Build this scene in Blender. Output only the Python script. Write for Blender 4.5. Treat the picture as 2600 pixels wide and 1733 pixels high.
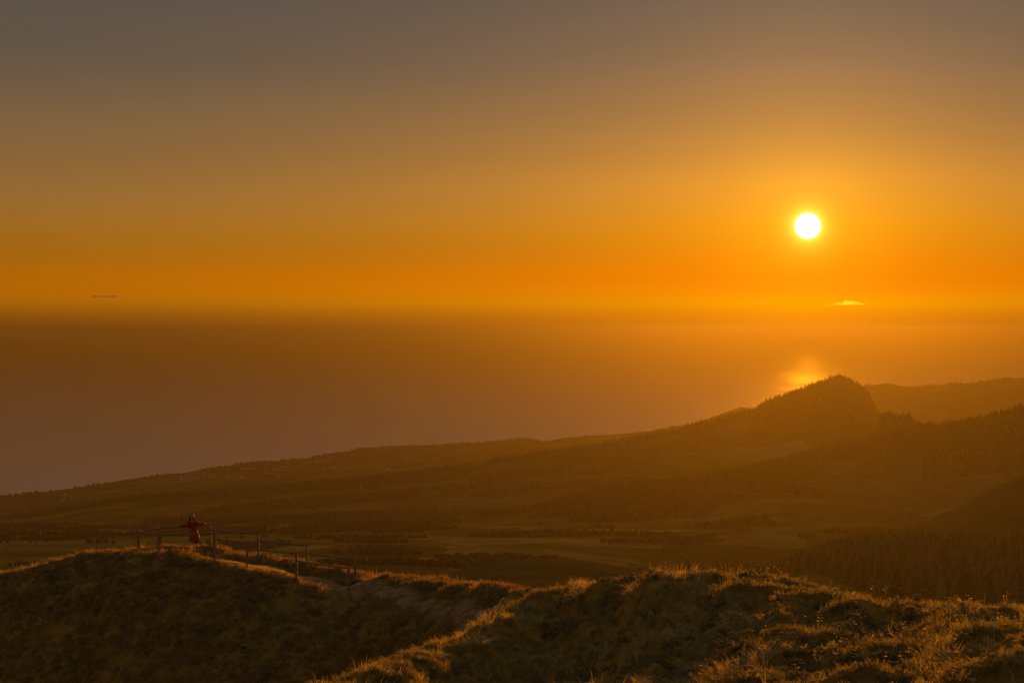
import bpy, bmesh, math, random
import numpy as np
from mathutils import Vector, Matrix

# ------------------------------------------------------------------ scene, camera, sky, sun
for o in list(bpy.data.objects):
    bpy.data.objects.remove(o)
scene = bpy.context.scene
C = scene.collection
random.seed(7)
rng = np.random.default_rng(11)

F = 4573.0          # focal length in pixels of a 2352-wide picture (70 mm lens on 36 mm)
CX, HZ = 1176.0, 750.0
EYE = 700.0         # eye height above the sea

cam_d = bpy.data.cameras.new('camera')
cam_d.lens = 70.0
cam_d.sensor_width = 36.0
cam_d.shift_y = (HZ - 784.0) / 2352.0
cam_d.clip_start = 0.5
cam_d.clip_end = 900000.0
cam = bpy.data.objects.new('camera', cam_d)
C.objects.link(cam)
cam.location = (0, 0, EYE)
cam.rotation_euler = (math.radians(90), 0, 0)
scene.camera = cam

SUN_AZ = math.atan2(1855 - CX, F)
SUN_EL = math.atan2(HZ - 519.0, math.hypot(F, 1855 - CX))
SUN_DIR = Vector((math.sin(SUN_AZ) * math.cos(SUN_EL), math.cos(SUN_AZ) * math.cos(SUN_EL), math.sin(SUN_EL)))

scene.view_settings.view_transform = 'Standard'
scene.view_settings.look = 'None'
scene.view_settings.exposure = 0.5
scene.view_settings.gamma = 1.0
scene.view_settings.use_curve_mapping = False
scene.render.engine = 'CYCLES'
scene.cycles.use_denoising = True
scene.cycles.max_bounces = 6
scene.cycles.diffuse_bounces = 2
scene.cycles.glossy_bounces = 2
scene.cycles.transmission_bounces = 3
scene.cycles.volume_bounces = 0
scene.cycles.sample_clamp_indirect = 3.0


def lin(r, g, b):
    f = lambda c: (c / 255 / 12.92) if c <= 10 else ((c / 255 + 0.055) / 1.055) ** 2.4
    return (f(r), f(g), f(b), 1.0)


def build_world():
    w = bpy.data.worlds.new('World')
    scene.world = w
    w.use_nodes = True
    nt = w.node_tree
    nt.nodes.clear()
    N, L = nt.nodes, nt.links

    def node(t, **kw):
        n = N.new(t)
        for k, v in kw.items():
            setattr(n, k, v)
        return n

    def math_(op, a, b=None, clamp=False):
        n = node('ShaderNodeMath', operation=op, use_clamp=clamp)
        for i, v in enumerate((a, b)):
            if v is None:
                continue
            if isinstance(v, (int, float)):
                n.inputs[i].default_value = v
            else:
                L.new(v, n.inputs[i])
        return n.outputs[0]

    def vdot(a, vec):
        n = node('ShaderNodeVectorMath', operation='DOT_PRODUCT')
        L.new(a, n.inputs[0])
        n.inputs[1].default_value = vec
        return n.outputs['Value']

    tc = node('ShaderNodeTexCoord')
    d = tc.outputs['Generated']
    sep = node('ShaderNodeSeparateXYZ')
    L.new(d, sep.inputs[0])
    z = math_('MAXIMUM', sep.outputs['Z'], 0.0)
    t = math_('POWER', z, 0.4)

    def ramp(stops):
        r = node('ShaderNodeValToRGB')
        e = r.color_ramp.elements
        while len(e) < len(stops):
            e.new(0.5)
        for el, (elev, col) in zip(e, stops):
            el.position = min(1.0, elev ** 0.4)
            el.color = lin(*col)
        L.new(t, r.inputs[0])
        return r.outputs['Color']

    px = lambda y: max(0.0, (HZ - y) / F)
    far = ramp([(0, FAR0), (px(743), (109, 64, 12)), (px(733), (114, 67, 12)), (px(720), (123, 73, 12)), (px(706), (133, 78, 11)), (px(690), (145, 83, 8)), (px(668), (154, 88, 5)), (px(630), (160, 95, 6)),
                (px(550), (152, 99, 24)), (px(450), (140, 100, 50)), (px(300), (119, 92, 61)),
                (px(150), (93, 81, 67)), (px(0), (84, 76, 70)), (0.35, (100, 92, 88)), (1.0, (98, 96, 100))])
    near = ramp([(0, NEAR0), (px(743), (240, 136, 18)), (px(730), (243, 138, 8)), (px(715), (250, 146, 1)), (px(695), (255, 156, 0)), (px(672), (255, 144, 0)), (px(640), (250, 134, 0)),
                 (px(600), (252, 139, 0)), (px(519), (248, 153, 12)), (px(430), (236, 154, 42)),
                 (px(300), (188, 130, 62)), (px(150), (146, 110, 76)), (px(0), (116, 95, 77)),
                 (0.35, (104, 94, 88)), (1.0, (98, 96, 100))])
    # azimuth distance from the sun
    hv = node('ShaderNodeCombineXYZ')
    L.new(sep.outputs['X'], hv.inputs[0])
    L.new(sep.outputs['Y'], hv.inputs[1])
    nn = node('ShaderNodeVectorMath', operation='NORMALIZE')
    L.new(hv.outputs[0], nn.inputs[0])
    daz = math_('ARCCOSINE', math_('MINIMUM', vdot(nn.outputs[0], (math.sin(SUN_AZ), math.cos(SUN_AZ), 0)), 0.999999))
    soft = math.radians(2.5)
    sm = math_('SUBTRACT', math_('SQRT', math_('ADD', math_('MULTIPLY', daz, daz), soft * soft)), soft)
    # the glow spreads wider along the dusty layer just above the horizon
    q = math_('DIVIDE', math_('SUBTRACT', z, 0.018), 0.012)
    wide = math_('MULTIPLY', math_('EXPONENT', math_('MULTIPLY', math_('MULTIPLY', q, q), -1.0)), 5.0)
    wdeg = math_('MULTIPLY', math_('ADD', wide, 7.0), math.pi / 180.0)
    wgt = math_('EXPONENT', math_('MULTIPLY', math_('DIVIDE', sm, wdeg), -1.0))
    mix = node('ShaderNodeMix', data_type='RGBA')
    L.new(wgt, mix.inputs['Factor'])
    L.new(far, mix.inputs['A'])
    L.new(near, mix.inputs['B'])
    mpn = node('ShaderNodeMapping')
    mpn.inputs['Scale'].default_value = (3.0, 3.0, 55.0)
    L.new(d, mpn.inputs[0])
    nz = node('ShaderNodeTexNoise')
    nz.inputs['Scale'].default_value = 1.0
    nz.inputs['Detail'].default_value = 3.0
    L.new(mpn.outputs[0], nz.inputs['Vector'])
    bandv = node('ShaderNodeMapRange')
    L.new(nz.outputs['Fac'], bandv.inputs['Value'])
    bandv.inputs['From Min'].default_value = 0.3
    bandv.inputs['From Max'].default_value = 0.7
    bandv.inputs['To Min'].default_value = 0.98
    bandv.inputs['To Max'].default_value = 1.02
    bsc = node('ShaderNodeVectorMath', operation='SCALE')
    L.new(mix.outputs['Result'], bsc.inputs[0])
    L.new(bandv.outputs[0], bsc.inputs['Scale'])
    base = bsc.outputs[0]
    # aureole and disc of the sun itself
    nd = node('ShaderNodeVectorMath', operation='NORMALIZE')
    L.new(d, nd.inputs[0])
    # angle from the chord length: stays exact at tiny angles
    sb = node('ShaderNodeVectorMath', operation='SUBTRACT')
    L.new(nd.outputs[0], sb.inputs[0])
    sb.inputs[1].default_value = SUN_DIR
    ln = node('ShaderNodeVectorMath', operation='LENGTH')
    L.new(sb.outputs[0], ln.inputs[0])
    th = ln.outputs['Value']

    def glow(width_px, col, amp):
        e = math_('EXPONENT', math_('MULTIPLY', th, -F / width_px))
        m = node('ShaderNodeVectorMath', operation='SCALE')
        m.inputs[0].default_value = [c * amp for c in col]
        L.new(e, m.inputs['Scale'])
        return m.outputs[0]

    def add(a, b):
        n = node('ShaderNodeVectorMath', operation='ADD')
        L.new(a, n.inputs[0])
        L.new(b, n.inputs[1])
        return n.outputs[0]

    s = add(base, glow(14.0, (1.0, 0.9, 0.12), 5.0))
    s = add(s, glow(95.0, (0.55, 0.31, 0.01), 0.75))
    disc = node('ShaderNodeMapRange', interpolation_type='SMOOTHSTEP')
    L.new(th, disc.inputs['Value'])
    disc.inputs['From Min'].default_value = 22.0 / F
    disc.inputs['From Max'].default_value = 31.0 / F
    disc.inputs['To Min'].default_value = 1.0
    disc.inputs['To Max'].default_value = 0.0
    dm = node('ShaderNodeVectorMath', operation='SCALE')
    dm.inputs[0].default_value = (6, 5.6, 5.0)
    L.new(disc.outputs[0], dm.inputs['Scale'])
    s = add(s, dm.outputs[0])
    # the physical sky under the haze layer's colour
    sky = node('ShaderNodeTexSky', sky_type='NISHITA')
    sky.sun_disc = False
    sky.sun_elevation = SUN_EL
    sky.sun_rotation = SUN_AZ
    sky.altitude = 700
    sky.air_density = 1.2
    sky.dust_density = 6.0
    sky.ozone_density = 1.0
    sk = node('ShaderNodeVectorMath', operation='SCALE')
    L.new(sky.outputs[0], sk.inputs[0])
    sk.inputs['Scale'].default_value = NISHITA
    s = add(s, sk.outputs[0])
    bg = node('ShaderNodeBackground')
    L.new(s, bg.inputs['Color'])
    bg.inputs['Strength'].default_value = 0.707
    out = node('ShaderNodeOutputWorld')
    L.new(bg.outputs[0], out.inputs['Surface'])
    w.cycles.sampling_method = 'MANUAL'
    w.cycles.sample_map_resolution = 1024


FAR0 = (104, 60, 13)
NEAR0 = (240, 136, 26)
NISHITA = 0.0015
build_world()

sun_d = bpy.data.lights.new('sun', 'SUN')
sun_d.energy = 4.5
sun_d.color = (1.0, 0.34, 0.008)
sun_d.angle = math.radians(0.53)
sun = bpy.data.objects.new('sun', sun_d)
C.objects.link(sun)
sun.rotation_euler = (-SUN_DIR).to_track_quat('-Z', 'Y').to_euler()
sun.location = (200, 1300, 1500)

# sea haze: coarse droplets throw light forward, fine dust spreads it evenly
HAZE_FORWARD = (5.6e-5, (0.037, 0.031, 0.004), 0.86)
HAZE_EVEN = (3.7e-5, (0.58, 0.48, 0.22), 0.0)


# ------------------------------------------------------------------ helpers
def tag(o, label=None, cat=None, group=None, kind=None):
    if label:
        o['label'] = label
    if cat:
        o['category'] = cat
    if group:
        o['group'] = group
    if kind:
        o['kind'] = kind
    return o


def link(name, me, mat=None, parent=None):
    o = bpy.data.objects.new(name, me)
    C.objects.link(o)
    if mat is not None and me is not None:
        me.materials.append(mat)
    if parent is not None:
        o.parent = parent
    return o


def mesh_np(name, verts, faces, smooth=True):
    me = bpy.data.meshes.new(name)
    verts = np.asarray(verts, dtype=np.float32)
    faces = np.asarray(faces, dtype=np.int32)
    k = faces.shape[1]
    me.vertices.add(len(verts))
    me.vertices.foreach_set('co', verts.ravel())
    me.loops.add(faces.size)
    me.loops.foreach_set('vertex_index', faces.ravel())
    me.polygons.add(len(faces))
    me.polygons.foreach_set('loop_start', np.arange(0, faces.size, k, dtype=np.int32))
    me.polygons.foreach_set('use_smooth', np.full(len(faces), smooth))
    me.update(calc_edges=True)
    return me


def empty(name, loc=(0, 0, 0), rz=0.0):
    o = bpy.data.objects.new(name, None)
    o.empty_display_size = 0.2
    C.objects.link(o)
    o.location = loc
    o.rotation_euler = (0, 0, rz)
    return o


_perm = np.random.default_rng(3).permutation(65536).astype(np.int64)
_pval = np.random.default_rng(4).random(65536)


def vnoise(x, y, seed=0):
    xi = np.floor(x).astype(np.int64)
    yi = np.floor(y).astype(np.int64)
    fx = x - xi
    fy = y - yi
    fx = fx * fx * fx * (fx * (6 * fx - 15) + 10)
    fy = fy * fy * fy * (fy * (6 * fy - 15) + 10)

    def h(a, b):
        return _pval[_perm[(_perm[(a + seed * 131) & 65535] + b) & 65535]]
    v = (h(xi, yi) * (1 - fx) + h(xi + 1, yi) * fx) * (1 - fy) + (h(xi, yi + 1) * (1 - fx) + h(xi + 1, yi + 1) * fx) * fy
    return v * 2 - 1


def fbm(x, y, octaves=4, seed=0):
    s = 0
    a = 1.0
    for i in range(octaves):
        s = s + a * vnoise(x * 2 ** i + 17.3 * i, y * 2 ** i - 9.1 * i, seed + i)
        a *= 0.5
    return s


def P(u, y, d):
    """World point that stands d metres out in the direction of picture point (u, y)."""
    return np.array([(u - CX) / F * d, d, EYE + (HZ - y) / F * d])


def new_mat(name):
    m = bpy.data.materials.new(name)
    m.use_nodes = True
    nt = m.node_tree
    nt.nodes.clear()
    return m, nt


def plain_mat(name, col, rough=0.8, noise=0.25, scale=8.0, bump=0.0, metal=0.0, spec=0.3, obj_random=0.0, coords='Object'):
    m, nt = new_mat(name)
    N, L = nt.nodes, nt.links
    out = N.new('ShaderNodeOutputMaterial')
    b = N.new('ShaderNodeBsdfPrincipled')
    b.inputs['Roughness'].default_value = rough
    b.inputs['Metallic'].default_value = metal
    b.inputs['Specular IOR Level'].default_value = spec
    L.new(b.outputs[0], out.inputs[0])
    tc = N.new('ShaderNodeTexCoord')
    nz = N.new('ShaderNodeTexNoise')
    nz.inputs['Scale'].default_value = scale
    nz.inputs['Detail'].default_value = 6
    L.new(tc.outputs[coords], nz.inputs['Vector'])
    r = N.new('ShaderNodeValToRGB')
    r.color_ramp.elements[0].position = 0.3
    r.color_ramp.elements[1].position = 0.7
    r.color_ramp.elements[0].color = [c * (1 - noise) for c in col] + [1]
    r.color_ramp.elements[1].color = [min(1, c * (1 + noise)) for c in col] + [1]
    L.new(nz.outputs['Fac'], r.inputs[0])
    src = r.outputs[0]
    if obj_random:
        oi = N.new('ShaderNodeObjectInfo')
        mr = N.new('ShaderNodeMapRange')
        mr.inputs['To Min'].default_value = 1 - obj_random
        mr.inputs['To Max'].default_value = 1 + obj_random
        L.new(oi.outputs['Random'], mr.inputs['Value'])
        hs = N.new('ShaderNodeHueSaturation')
        L.new(mr.outputs[0], hs.inputs['Value'])
        L.new(src, hs.inputs['Color'])
        src = hs.outputs[0]
    L.new(src, b.inputs['Base Color'])
    if bump:
        bp = N.new('ShaderNodeBump')
        bp.inputs['Strength'].default_value = bump
        L.new(nz.outputs['Fac'], bp.inputs['Height'])
        L.new(bp.outputs[0], b.inputs['Normal'])
    return m


def leaf_mat(name, cols, transl=0.5, tip=None, rough=0.55):
    """Blades and leaves: diffuse plus light shining through; colour differs from clump to clump."""
    m, nt = new_mat(name)
    N, L = nt.nodes, nt.links
    out = N.new('ShaderNodeOutputMaterial')
    oi = N.new('ShaderNodeObjectInfo')
    r = N.new('ShaderNodeValToRGB')
    e = r.color_ramp.elements
    while len(e) < len(cols):
        e.new(0.5)
    for i, (el, c) in enumerate(zip(e, cols)):
        el.position = i / (len(cols) - 1)
        el.color = list(c) + [1]
    L.new(oi.outputs['Random'], r.inputs[0])
    src = r.outputs[0]
    df = N.new('ShaderNodeBsdfDiffuse')
    tr = N.new('ShaderNodeBsdfTranslucent')
    mx = N.new('ShaderNodeMixShader')
    mx.inputs[0].default_value = transl
    gl = N.new('ShaderNodeBsdfGlossy')
    gl.inputs['Roughness'].default_value = rough
    gl.inputs['Color'].default_value = (0.9, 0.9, 0.9, 1)
    mg = N.new('ShaderNodeMixShader')
    mg.inputs[0].default_value = 0.04
    L.new(src, df.inputs[0])
    L.new(src, tr.inputs[0])
    L.new(df.outputs[0], mx.inputs[1])
    L.new(tr.outputs[0], mx.inputs[2])
    L.new(mx.outputs[0], mg.inputs[1])
    L.new(gl.outputs[0], mg.inputs[2])
    L.new(mg.outputs[0], out.inputs[0])
    return m


# ------------------------------------------------------------------ far land: ridges and valleys down to the coast
COAST = [(-1200, 1225), (-300, 1165), (0, 1142), (60, 1133), (150, 1123), (200, 1116), (300, 1099), (420, 1086), (500, 1073), (560, 1063),
         (700, 1053), (830, 1030), (900, 1024), (1000, 1021), (1100, 1016), (1150, 1012), (1200, 1006), (1250, 1013),
         (1300, 1004), (1400, 998), (1500, 989), (1550, 978), (1600, 971), (1640, 956), (1690, 938), (1702, 934),
         (1716, 937), (1760, 945), (1850, 925), (1950, 900), (1985, 886), (2020, 882), (2060, 885), (2100, 888), (2130, 886),
         (2180, 881), (2230, 880), (2270, 873), (2352, 866), (2700, 850), (3600, 840)]
RIDGE = [(-1200, 1300), (-300, 1220), (0, 1196), (100, 1182), (200, 1163), (300, 1148), (400, 1140), (480, 1133), (600, 1122), (700, 1113),
         (800, 1107), (900, 1097), (1000, 1083), (1100, 1072), (1150, 1058), (1200, 1053), (1300, 1038), (1400, 1024),
         (1450, 1010), (1500, 1000), (1550, 993), (1600, 980), (1650, 969), (1700, 957), (1730, 947), (1760, 927), (1800, 912),
         (1850, 893), (1900, 875), (1922, 868), (1942, 871), (1970, 887), (1990, 901), (2005, 928), (2015, 952),
         (2040, 975), (2120, 1000), (2352, 1010), (3600, 1010)]


def ip(u, pts):
    a = np.array(pts, dtype=float)
    return np.interp(u, a[:, 0], a[:, 1])


ncol = 820
U = np.linspace(-1000, 3400, ncol)
inside = (U > -100) & (U < 2450)
U = np.sort(np.concatenate([np.linspace(-1000, -110, 60), np.linspace(-100, 2450, 720), np.linspace(2465, 3400, 60)]))
ncol = len(U)
coast_y = ip(U, COAST)
coast_r = np.minimum(655.0 / ((coast_y - HZ) / F), 11600.0)
coast_r = np.where(U > 1985, 9200.0, coast_r)
coast_r = np.interp(U, [1600, 1720, 1985, 1986], [0, 0, 0, 0]) + coast_r
# ease the shore from the headland to the far ridge
m = (U > 1720) & (U <= 1985)
coast_r[m] = np.interp(U[m], [1720, 1985], [11600, 9200])
ridge_y = ip(U, RIDGE)
ridge_r = np.interp(U, [-1000, 0, 1000, 1700, 2000, 3400], [5000, 5300, 5800, 6100, 6000, 6000])
low = U < 1550
layers = []


def layer(r, pts, nsub):
    r_ = np.full(ncol, float(r)) if np.isscalar(r) else np.asarray(r, float)
    y_ = ip(U, pts) if isinstance(pts, list) else np.asarray(pts, float)
    layers.append((r_, y_, nsub))


layer(115, [(-1000, 1560), (3400, 1560)], 6)
layer(300, [(-1000, 1440), (900, 1420), (1700, 1420), (2352, 1470), (3400, 1470)], 8)
layer(650, [(-1000, 1380), (900, 1372), (1700, 1372), (2352, 1430), (3400, 1430)], 16)
layer(1000, [(-1000, 1350), (0, 1343), (900, 1335), (1020, 1326), (1060, 1314), (1110, 1299), (1160, 1293), (1200, 1293), (1240, 1291),
             (1300, 1293), (1350, 1296), (1400, 1302), (1450, 1308), (1500, 1318), (1600, 1335), (1700, 1350), (2100, 1400), (3400, 1405)], 12)
layer(1200, [(-1000, 1330), (0, 1322), (900, 1312), (1050, 1318), (1250, 1322), (1450, 1326), (1600, 1330), (1700, 1348), (2100, 1392), (3400, 1395)], 20)
layer(1900, [(-1000, 1290), (0, 1282), (900, 1276), (1250, 1280), (1600, 1318), (1690, 1338), (1750, 1334), (1800, 1322), (1850, 1303), (1900, 1288),
             (1950, 1274), (2000, 1266), (2080, 1262), (2352, 1262), (3400, 1262)], 10)
layer(2020, [(-1000, 1275), (0, 1266), (900, 1261), (1250, 1264), (1600, 1290), (1700, 1315), (1900, 1310), (3400, 1310)], 14)
layer(2250, [(-1000, 1255), (0, 1246), (900, 1243), (1250, 1244), (1600, 1254), (1900, 1250), (2010, 1242), (2080, 1222), (2140, 1198), (2200, 1168),
             (2280, 1124), (2352, 1094), (2700, 1010), (3400, 960)], 10)
layer(2550, [(-1000, 1245), (0, 1236), (900, 1232), (1250, 1228), (1600, 1226), (1900, 1218), (2080, 1226), (2200, 1205), (2352, 1170), (3400, 1100)], 16)
layer(3350, [(-1000, 1235), (0, 1220), (900, 1210), (1200, 1196), (1600, 1172), (1760, 1128), (1850, 1122), (2000, 1138), (2352, 1120), (3400, 1080)], 22)
layer(3900, [(-1000, 1230), (0, 1208), (400, 1202), (800, 1186), (1000, 1180), (1200, 1168), (1300, 1147), (1400, 1130), (1500, 1122), (1600, 1116), (1700, 1096),
             (1800, 1071), (1900, 1040), (2000, 1013), (2100, 990), (2150, 979), (2200, 972), (2250, 962), (2300, 950), (2352, 936), (2700, 890), (3400, 860)], 16)
layer(4450, np.maximum(ip(U, [(-1000, 1228), (0, 1205), (400, 1186), (800, 1160), (1200, 1135), (1400, 1128), (1600, 1108), (1700, 1092), (1900, 1050), (2000, 1032), (2352, 1010), (3400, 1000)]), ridge_y + 6), 26)
layer(ridge_r, ridge_y, 14)
layer(ridge_r + 420, np.where(low, ridge_y + 2.5, np.maximum(ridge_y + 14, 1005)), 16)
mid_r = ridge_r + 420 + 0.55 * (coast_r - ridge_r - 420)
layer(mid_r, np.where(low, ridge_y * 0.52 + coast_y * 0.48 + 4, np.maximum(coast_y + 50, 1000 - 0 * U)), 14)
layer(coast_r - 350, np.where(low, coast_y + 7, coast_y + 18), 6)
layer(coast_r, coast_y, 5)
cliff = coast_r + 240
layer(cliff, HZ + F * (EYE + 40) / cliff, 2)


def pchip_cols(R, Y, q_idx, q_t):
    """monotone cubic of Y over R per column, at fraction q_t of interval q_idx"""
    h = np.diff(R, axis=0)
    dl = np.diff(Y, axis=0) / h
    n = R.shape[0]
    D = np.zeros_like(Y)
    D[0], D[-1] = dl[0], dl[-1]
    w1 = 2 * h[1:] + h[:-1]
    w2 = h[1:] + 2 * h[:-1]
    same = dl[1:] * dl[:-1] > 0
    with np.errstate(divide='ignore', invalid='ignore'):
        hm = (w1 + w2) / (w1 / dl[:-1] + w2 / dl[1:])
    D[1:-1] = np.where(same, hm, 0.0)
    out_r, out_y = [], []
    for i, t in zip(q_idx, q_t):
        hh = h[i]
        out_r.append(R[i] + t * hh)
        t2, t3 = t * t, t * t * t
        out_y.append((2 * t3 - 3 * t2 + 1) * Y[i] + (t3 - 2 * t2 + t) * hh * D[i] + (-2 * t3 + 3 * t2) * Y[i + 1] + (t3 - t2) * hh * D[i + 1])
    return np.array(out_r), np.array(out_y)


LR = np.array([l[0] for l in layers])
LY = np.array([l[1] for l in layers])
LZ = (HZ - LY) / F * LR          # heights relative to the eye: interpolate these, they are smooth land
qi, qt = [], []
for i in range(len(layers) - 1):
    k = layers[i][2] * 2 if i < len(layers) - 2 else layers[i][2]
    for j in range(k):
        qi.append(i)
        qt.append(j / k)
qi.append(len(layers) - 2)
qt.append(1.0)
FR, FZ = pchip_cols(LR, LZ, qi, qt)
FX = (U[None, :] - CX) / F * FR
# relief: banks, gullies, knolls
rel = np.clip((FR - 250) / 800, 0, 1) * np.clip((coast_r[None, :] - FR) / 200, 0, 1)
amp = 0.0007 * FR * rel
FZ = FZ + amp * (fbm(FX / 330, FR / 520, 5, 21) * 0.8) + 2.2 * rel * np.abs(fbm(FX / 120, FR / 90, 3, 31))
FZABS = FZ + EYE
nrow = FR.shape[0]
far_v = np.stack([FX, FR, FZABS], -1).reshape(-1, 3)
ii = np.arange(nrow * ncol).reshape(nrow, ncol)
far_f = np.stack([ii[:-1, :-1], ii[:-1, 1:], ii[1:, 1:], ii[1:, :-1]], -1).reshape(-1, 4)


def far_h(u, r):
    """ground height of the far land at column u and depth r (arrays)"""
    u = np.asarray(u, float)
    r = np.asarray(r, float)
    c = np.interp(u, U, np.arange(ncol))
    c0 = np.clip(np.floor(c).astype(int), 0, ncol - 2)
    fr = c - c0
    res = np.empty_like(r)
    for k in range(len(r)):
        a = np.interp(r[k], FR[:, c0[k]], FZABS[:, c0[k]])
        b = np.interp(r[k], FR[:, c0[k] + 1], FZABS[:, c0[k] + 1])
        res[k] = a * (1 - fr[k]) + b * fr[k]
    return res


def terrain_mat():
    m, nt = new_mat('pasture_land')
    N, L = nt.nodes, nt.links
    out = N.new('ShaderNodeOutputMaterial')
    b = N.new('ShaderNodeBsdfPrincipled')
    b.inputs['Roughness'].default_value = 0.95
    b.inputs['Specular IOR Level'].default_value = 0.0
    L.new(b.outputs[0], out.inputs[0])
    tc = N.new('ShaderNodeTexCoord')
    mp = N.new('ShaderNodeMapping')
    mp.inputs['Rotation'].default_value = (0, 0, 0.35)
    mp.inputs['Scale'].default_value = (0.0062, 0.0036, 0.0)
    L.new(tc.outputs['Object'], mp.inputs[0])
    ds = N.new('ShaderNodeTexNoise')
    ds.inputs['Scale'].default_value = 1.1
    L.new(mp.outputs[0], ds.inputs['Vector'])
    ad = N.new('ShaderNodeVectorMath')
    ad.operation = 'MULTIPLY_ADD'
    L.new(ds.outputs['Color'], ad.inputs[0])
    ad.inputs[1].default_value = (0.5, 0.5, 0)
    L.new(mp.outputs[0], ad.inputs[2])
    vo = N.new('ShaderNodeTexVoronoi')
    vo.feature = 'F1'
    vo.distance = 'CHEBYCHEV'
    vo.inputs['Scale'].default_value = 1.0
    L.new(ad.outputs[0], vo.inputs['Vector'])
    sp = N.new('ShaderNodeSeparateColor')
    L.new(vo.outputs['Color'], sp.inputs[0])
    r = N.new('ShaderNodeValToRGB')
    e = r.color_ramp.elements
    cols = [(0.0, (0.05, 0.05, 0.012)), (0.35, (0.065, 0.068, 0.015)), (0.6, (0.085, 0.088, 0.018)), (0.85, (0.11, 0.105, 0.024)), (1.0, (0.17, 0.14, 0.035))]
    while len(e) < len(cols):
        e.new(0.5)
    for el, (p, c) in zip(e, cols):
        el.position = p
        el.color = list(c) + [1]
    L.new(sp.outputs[0], r.inputs[0])
    n2 = N.new('ShaderNodeTexNoise')
    n2.inputs['Scale'].default_value = 0.02
    n2.inputs['Detail'].default_value = 8
    L.new(tc.outputs['Object'], n2.inputs['Vector'])
    mr = N.new('ShaderNodeMapRange')
    mr.inputs['From Min'].default_value = 0.3
    mr.inputs['From Max'].default_value = 0.7
    mr.inputs['To Min'].default_value = 0.6
    mr.inputs['To Max'].default_value = 1.25
    L.new(n2.outputs['Fac'], mr.inputs['Value'])
    hs = N.new('ShaderNodeHueSaturation')
    L.new(mr.outputs[0], hs.inputs['Value'])
    L.new(r.outputs[0], hs.inputs['Color'])
    L.new(hs.outputs[0], b.inputs['Base Color'])
    bp = N.new('ShaderNodeBump')
    bp.inputs['Strength'].default_value = 0.5
    bp.inputs['Distance'].default_value = 3.0
    L.new(n2.outputs['Fac'], bp.inputs['Height'])
    L.new(bp.outputs[0], b.inputs['Normal'])
    return m


terrain = link('terrain', mesh_np('terrain', far_v, far_f), terrain_mat())
tag(terrain, 'hazy pasture land and ridges falling away to the coast', 'terrain', kind='structure')


# ------------------------------------------------------------------ sea
def sea_mat():
    m, nt = new_mat('sea_water')
    N, L = nt.nodes, nt.links
    out = N.new('ShaderNodeOutputMaterial')
    g = N.new('ShaderNodeBsdfGlossy')
    g.distribution = 'GGX'
    g.inputs['Color'].default_value = (1.0, 0.86, 0.66, 1)
    df = N.new('ShaderNodeBsdfDiffuse')
    df.inputs['Color'].default_value = (0.03, 0.045, 0.055, 1)
    mx = N.new('ShaderNodeMixShader')
    L.new(df.outputs[0], mx.inputs[1])
    L.new(g.outputs[0], mx.inputs[2])
    L.new(mx.outputs[0], out.inputs[0])
    tc = N.new('ShaderNodeTexCoord')

    def noise(sx, sy, detail, rot=0.0):
        mp = N.new('ShaderNodeMapping')
        mp.inputs['Rotation'].default_value = (0, 0, rot)
        mp.inputs['Scale'].default_value = (1 / sx, 1 / sy, 1)
        L.new(tc.outputs['Object'], mp.inputs[0])
        n = N.new('ShaderNodeTexNoise')
        n.inputs['Scale'].default_value = 1.0
        n.inputs['Detail'].default_value = detail
        n.inputs['Roughness'].default_value = 0.6
        L.new(mp.outputs[0], n.inputs['Vector'])
        return n.outputs['Fac']

    def remap(v, a, b, lo=0.35, hi=0.65):
        mr = N.new('ShaderNodeMapRange')
        mr.inputs['From Min'].default_value = lo
        mr.inputs['From Max'].default_value = hi
        mr.inputs['To Min'].default_value = a
        mr.inputs['To Max'].default_value = b
        L.new(v, mr.inputs['Value'])
        return mr.outputs[0]
    g.inputs['Roughness'].default_value = 0.66
    g2 = N.new('ShaderNodeBsdfGlossy')
    g2.distribution = 'GGX'
    g2.inputs['Color'].default_value = (0.95, 0.9, 0.8, 1)
    g2.inputs['Roughness'].default_value = SEA_ROUGH
    bp = N.new('ShaderNodeBump')
    bp.inputs['Strength'].default_value = 1.0
    bp.inputs['Distance'].default_value = 60.0
    L.new(noise(600.0, 700.0, 4, 0.1), bp.inputs['Height'])
    L.new(bp.outputs[0], g2.inputs['Normal'])
    mg = N.new('ShaderNodeMixShader')                 # calm lanes that mirror, between ruffled water
    L.new(remap(noise(1200.0, 1900.0, 4, 0.06), SEA_CALM[0], SEA_CALM[1], 0.36, 0.64), mg.inputs[0])
    L.new(g.outputs[0], mg.inputs[1])
    L.new(g2.outputs[0], mg.inputs[2])
    for l in list(mx.inputs[2].links):
        L.remove(l)
    L.new(mg.outputs[0], mx.inputs[2])
    mx.inputs[0].default_value = 0.94
    return m


SEA_ROUGH = 0.36
SEA_CALM = (0.08, 0.38)
R_SEA = 200000.0
sea = link('sea', mesh_np('sea', [(-R_SEA, 1000, 0), (R_SEA, 1000, 0), (R_SEA, R_SEA, 0), (-R_SEA, R_SEA, 0)], [(0, 1, 2, 3)], False), sea_mat())
tag(sea, 'hazy ocean with a glitter path under the sun', 'sea', kind='structure')

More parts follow.
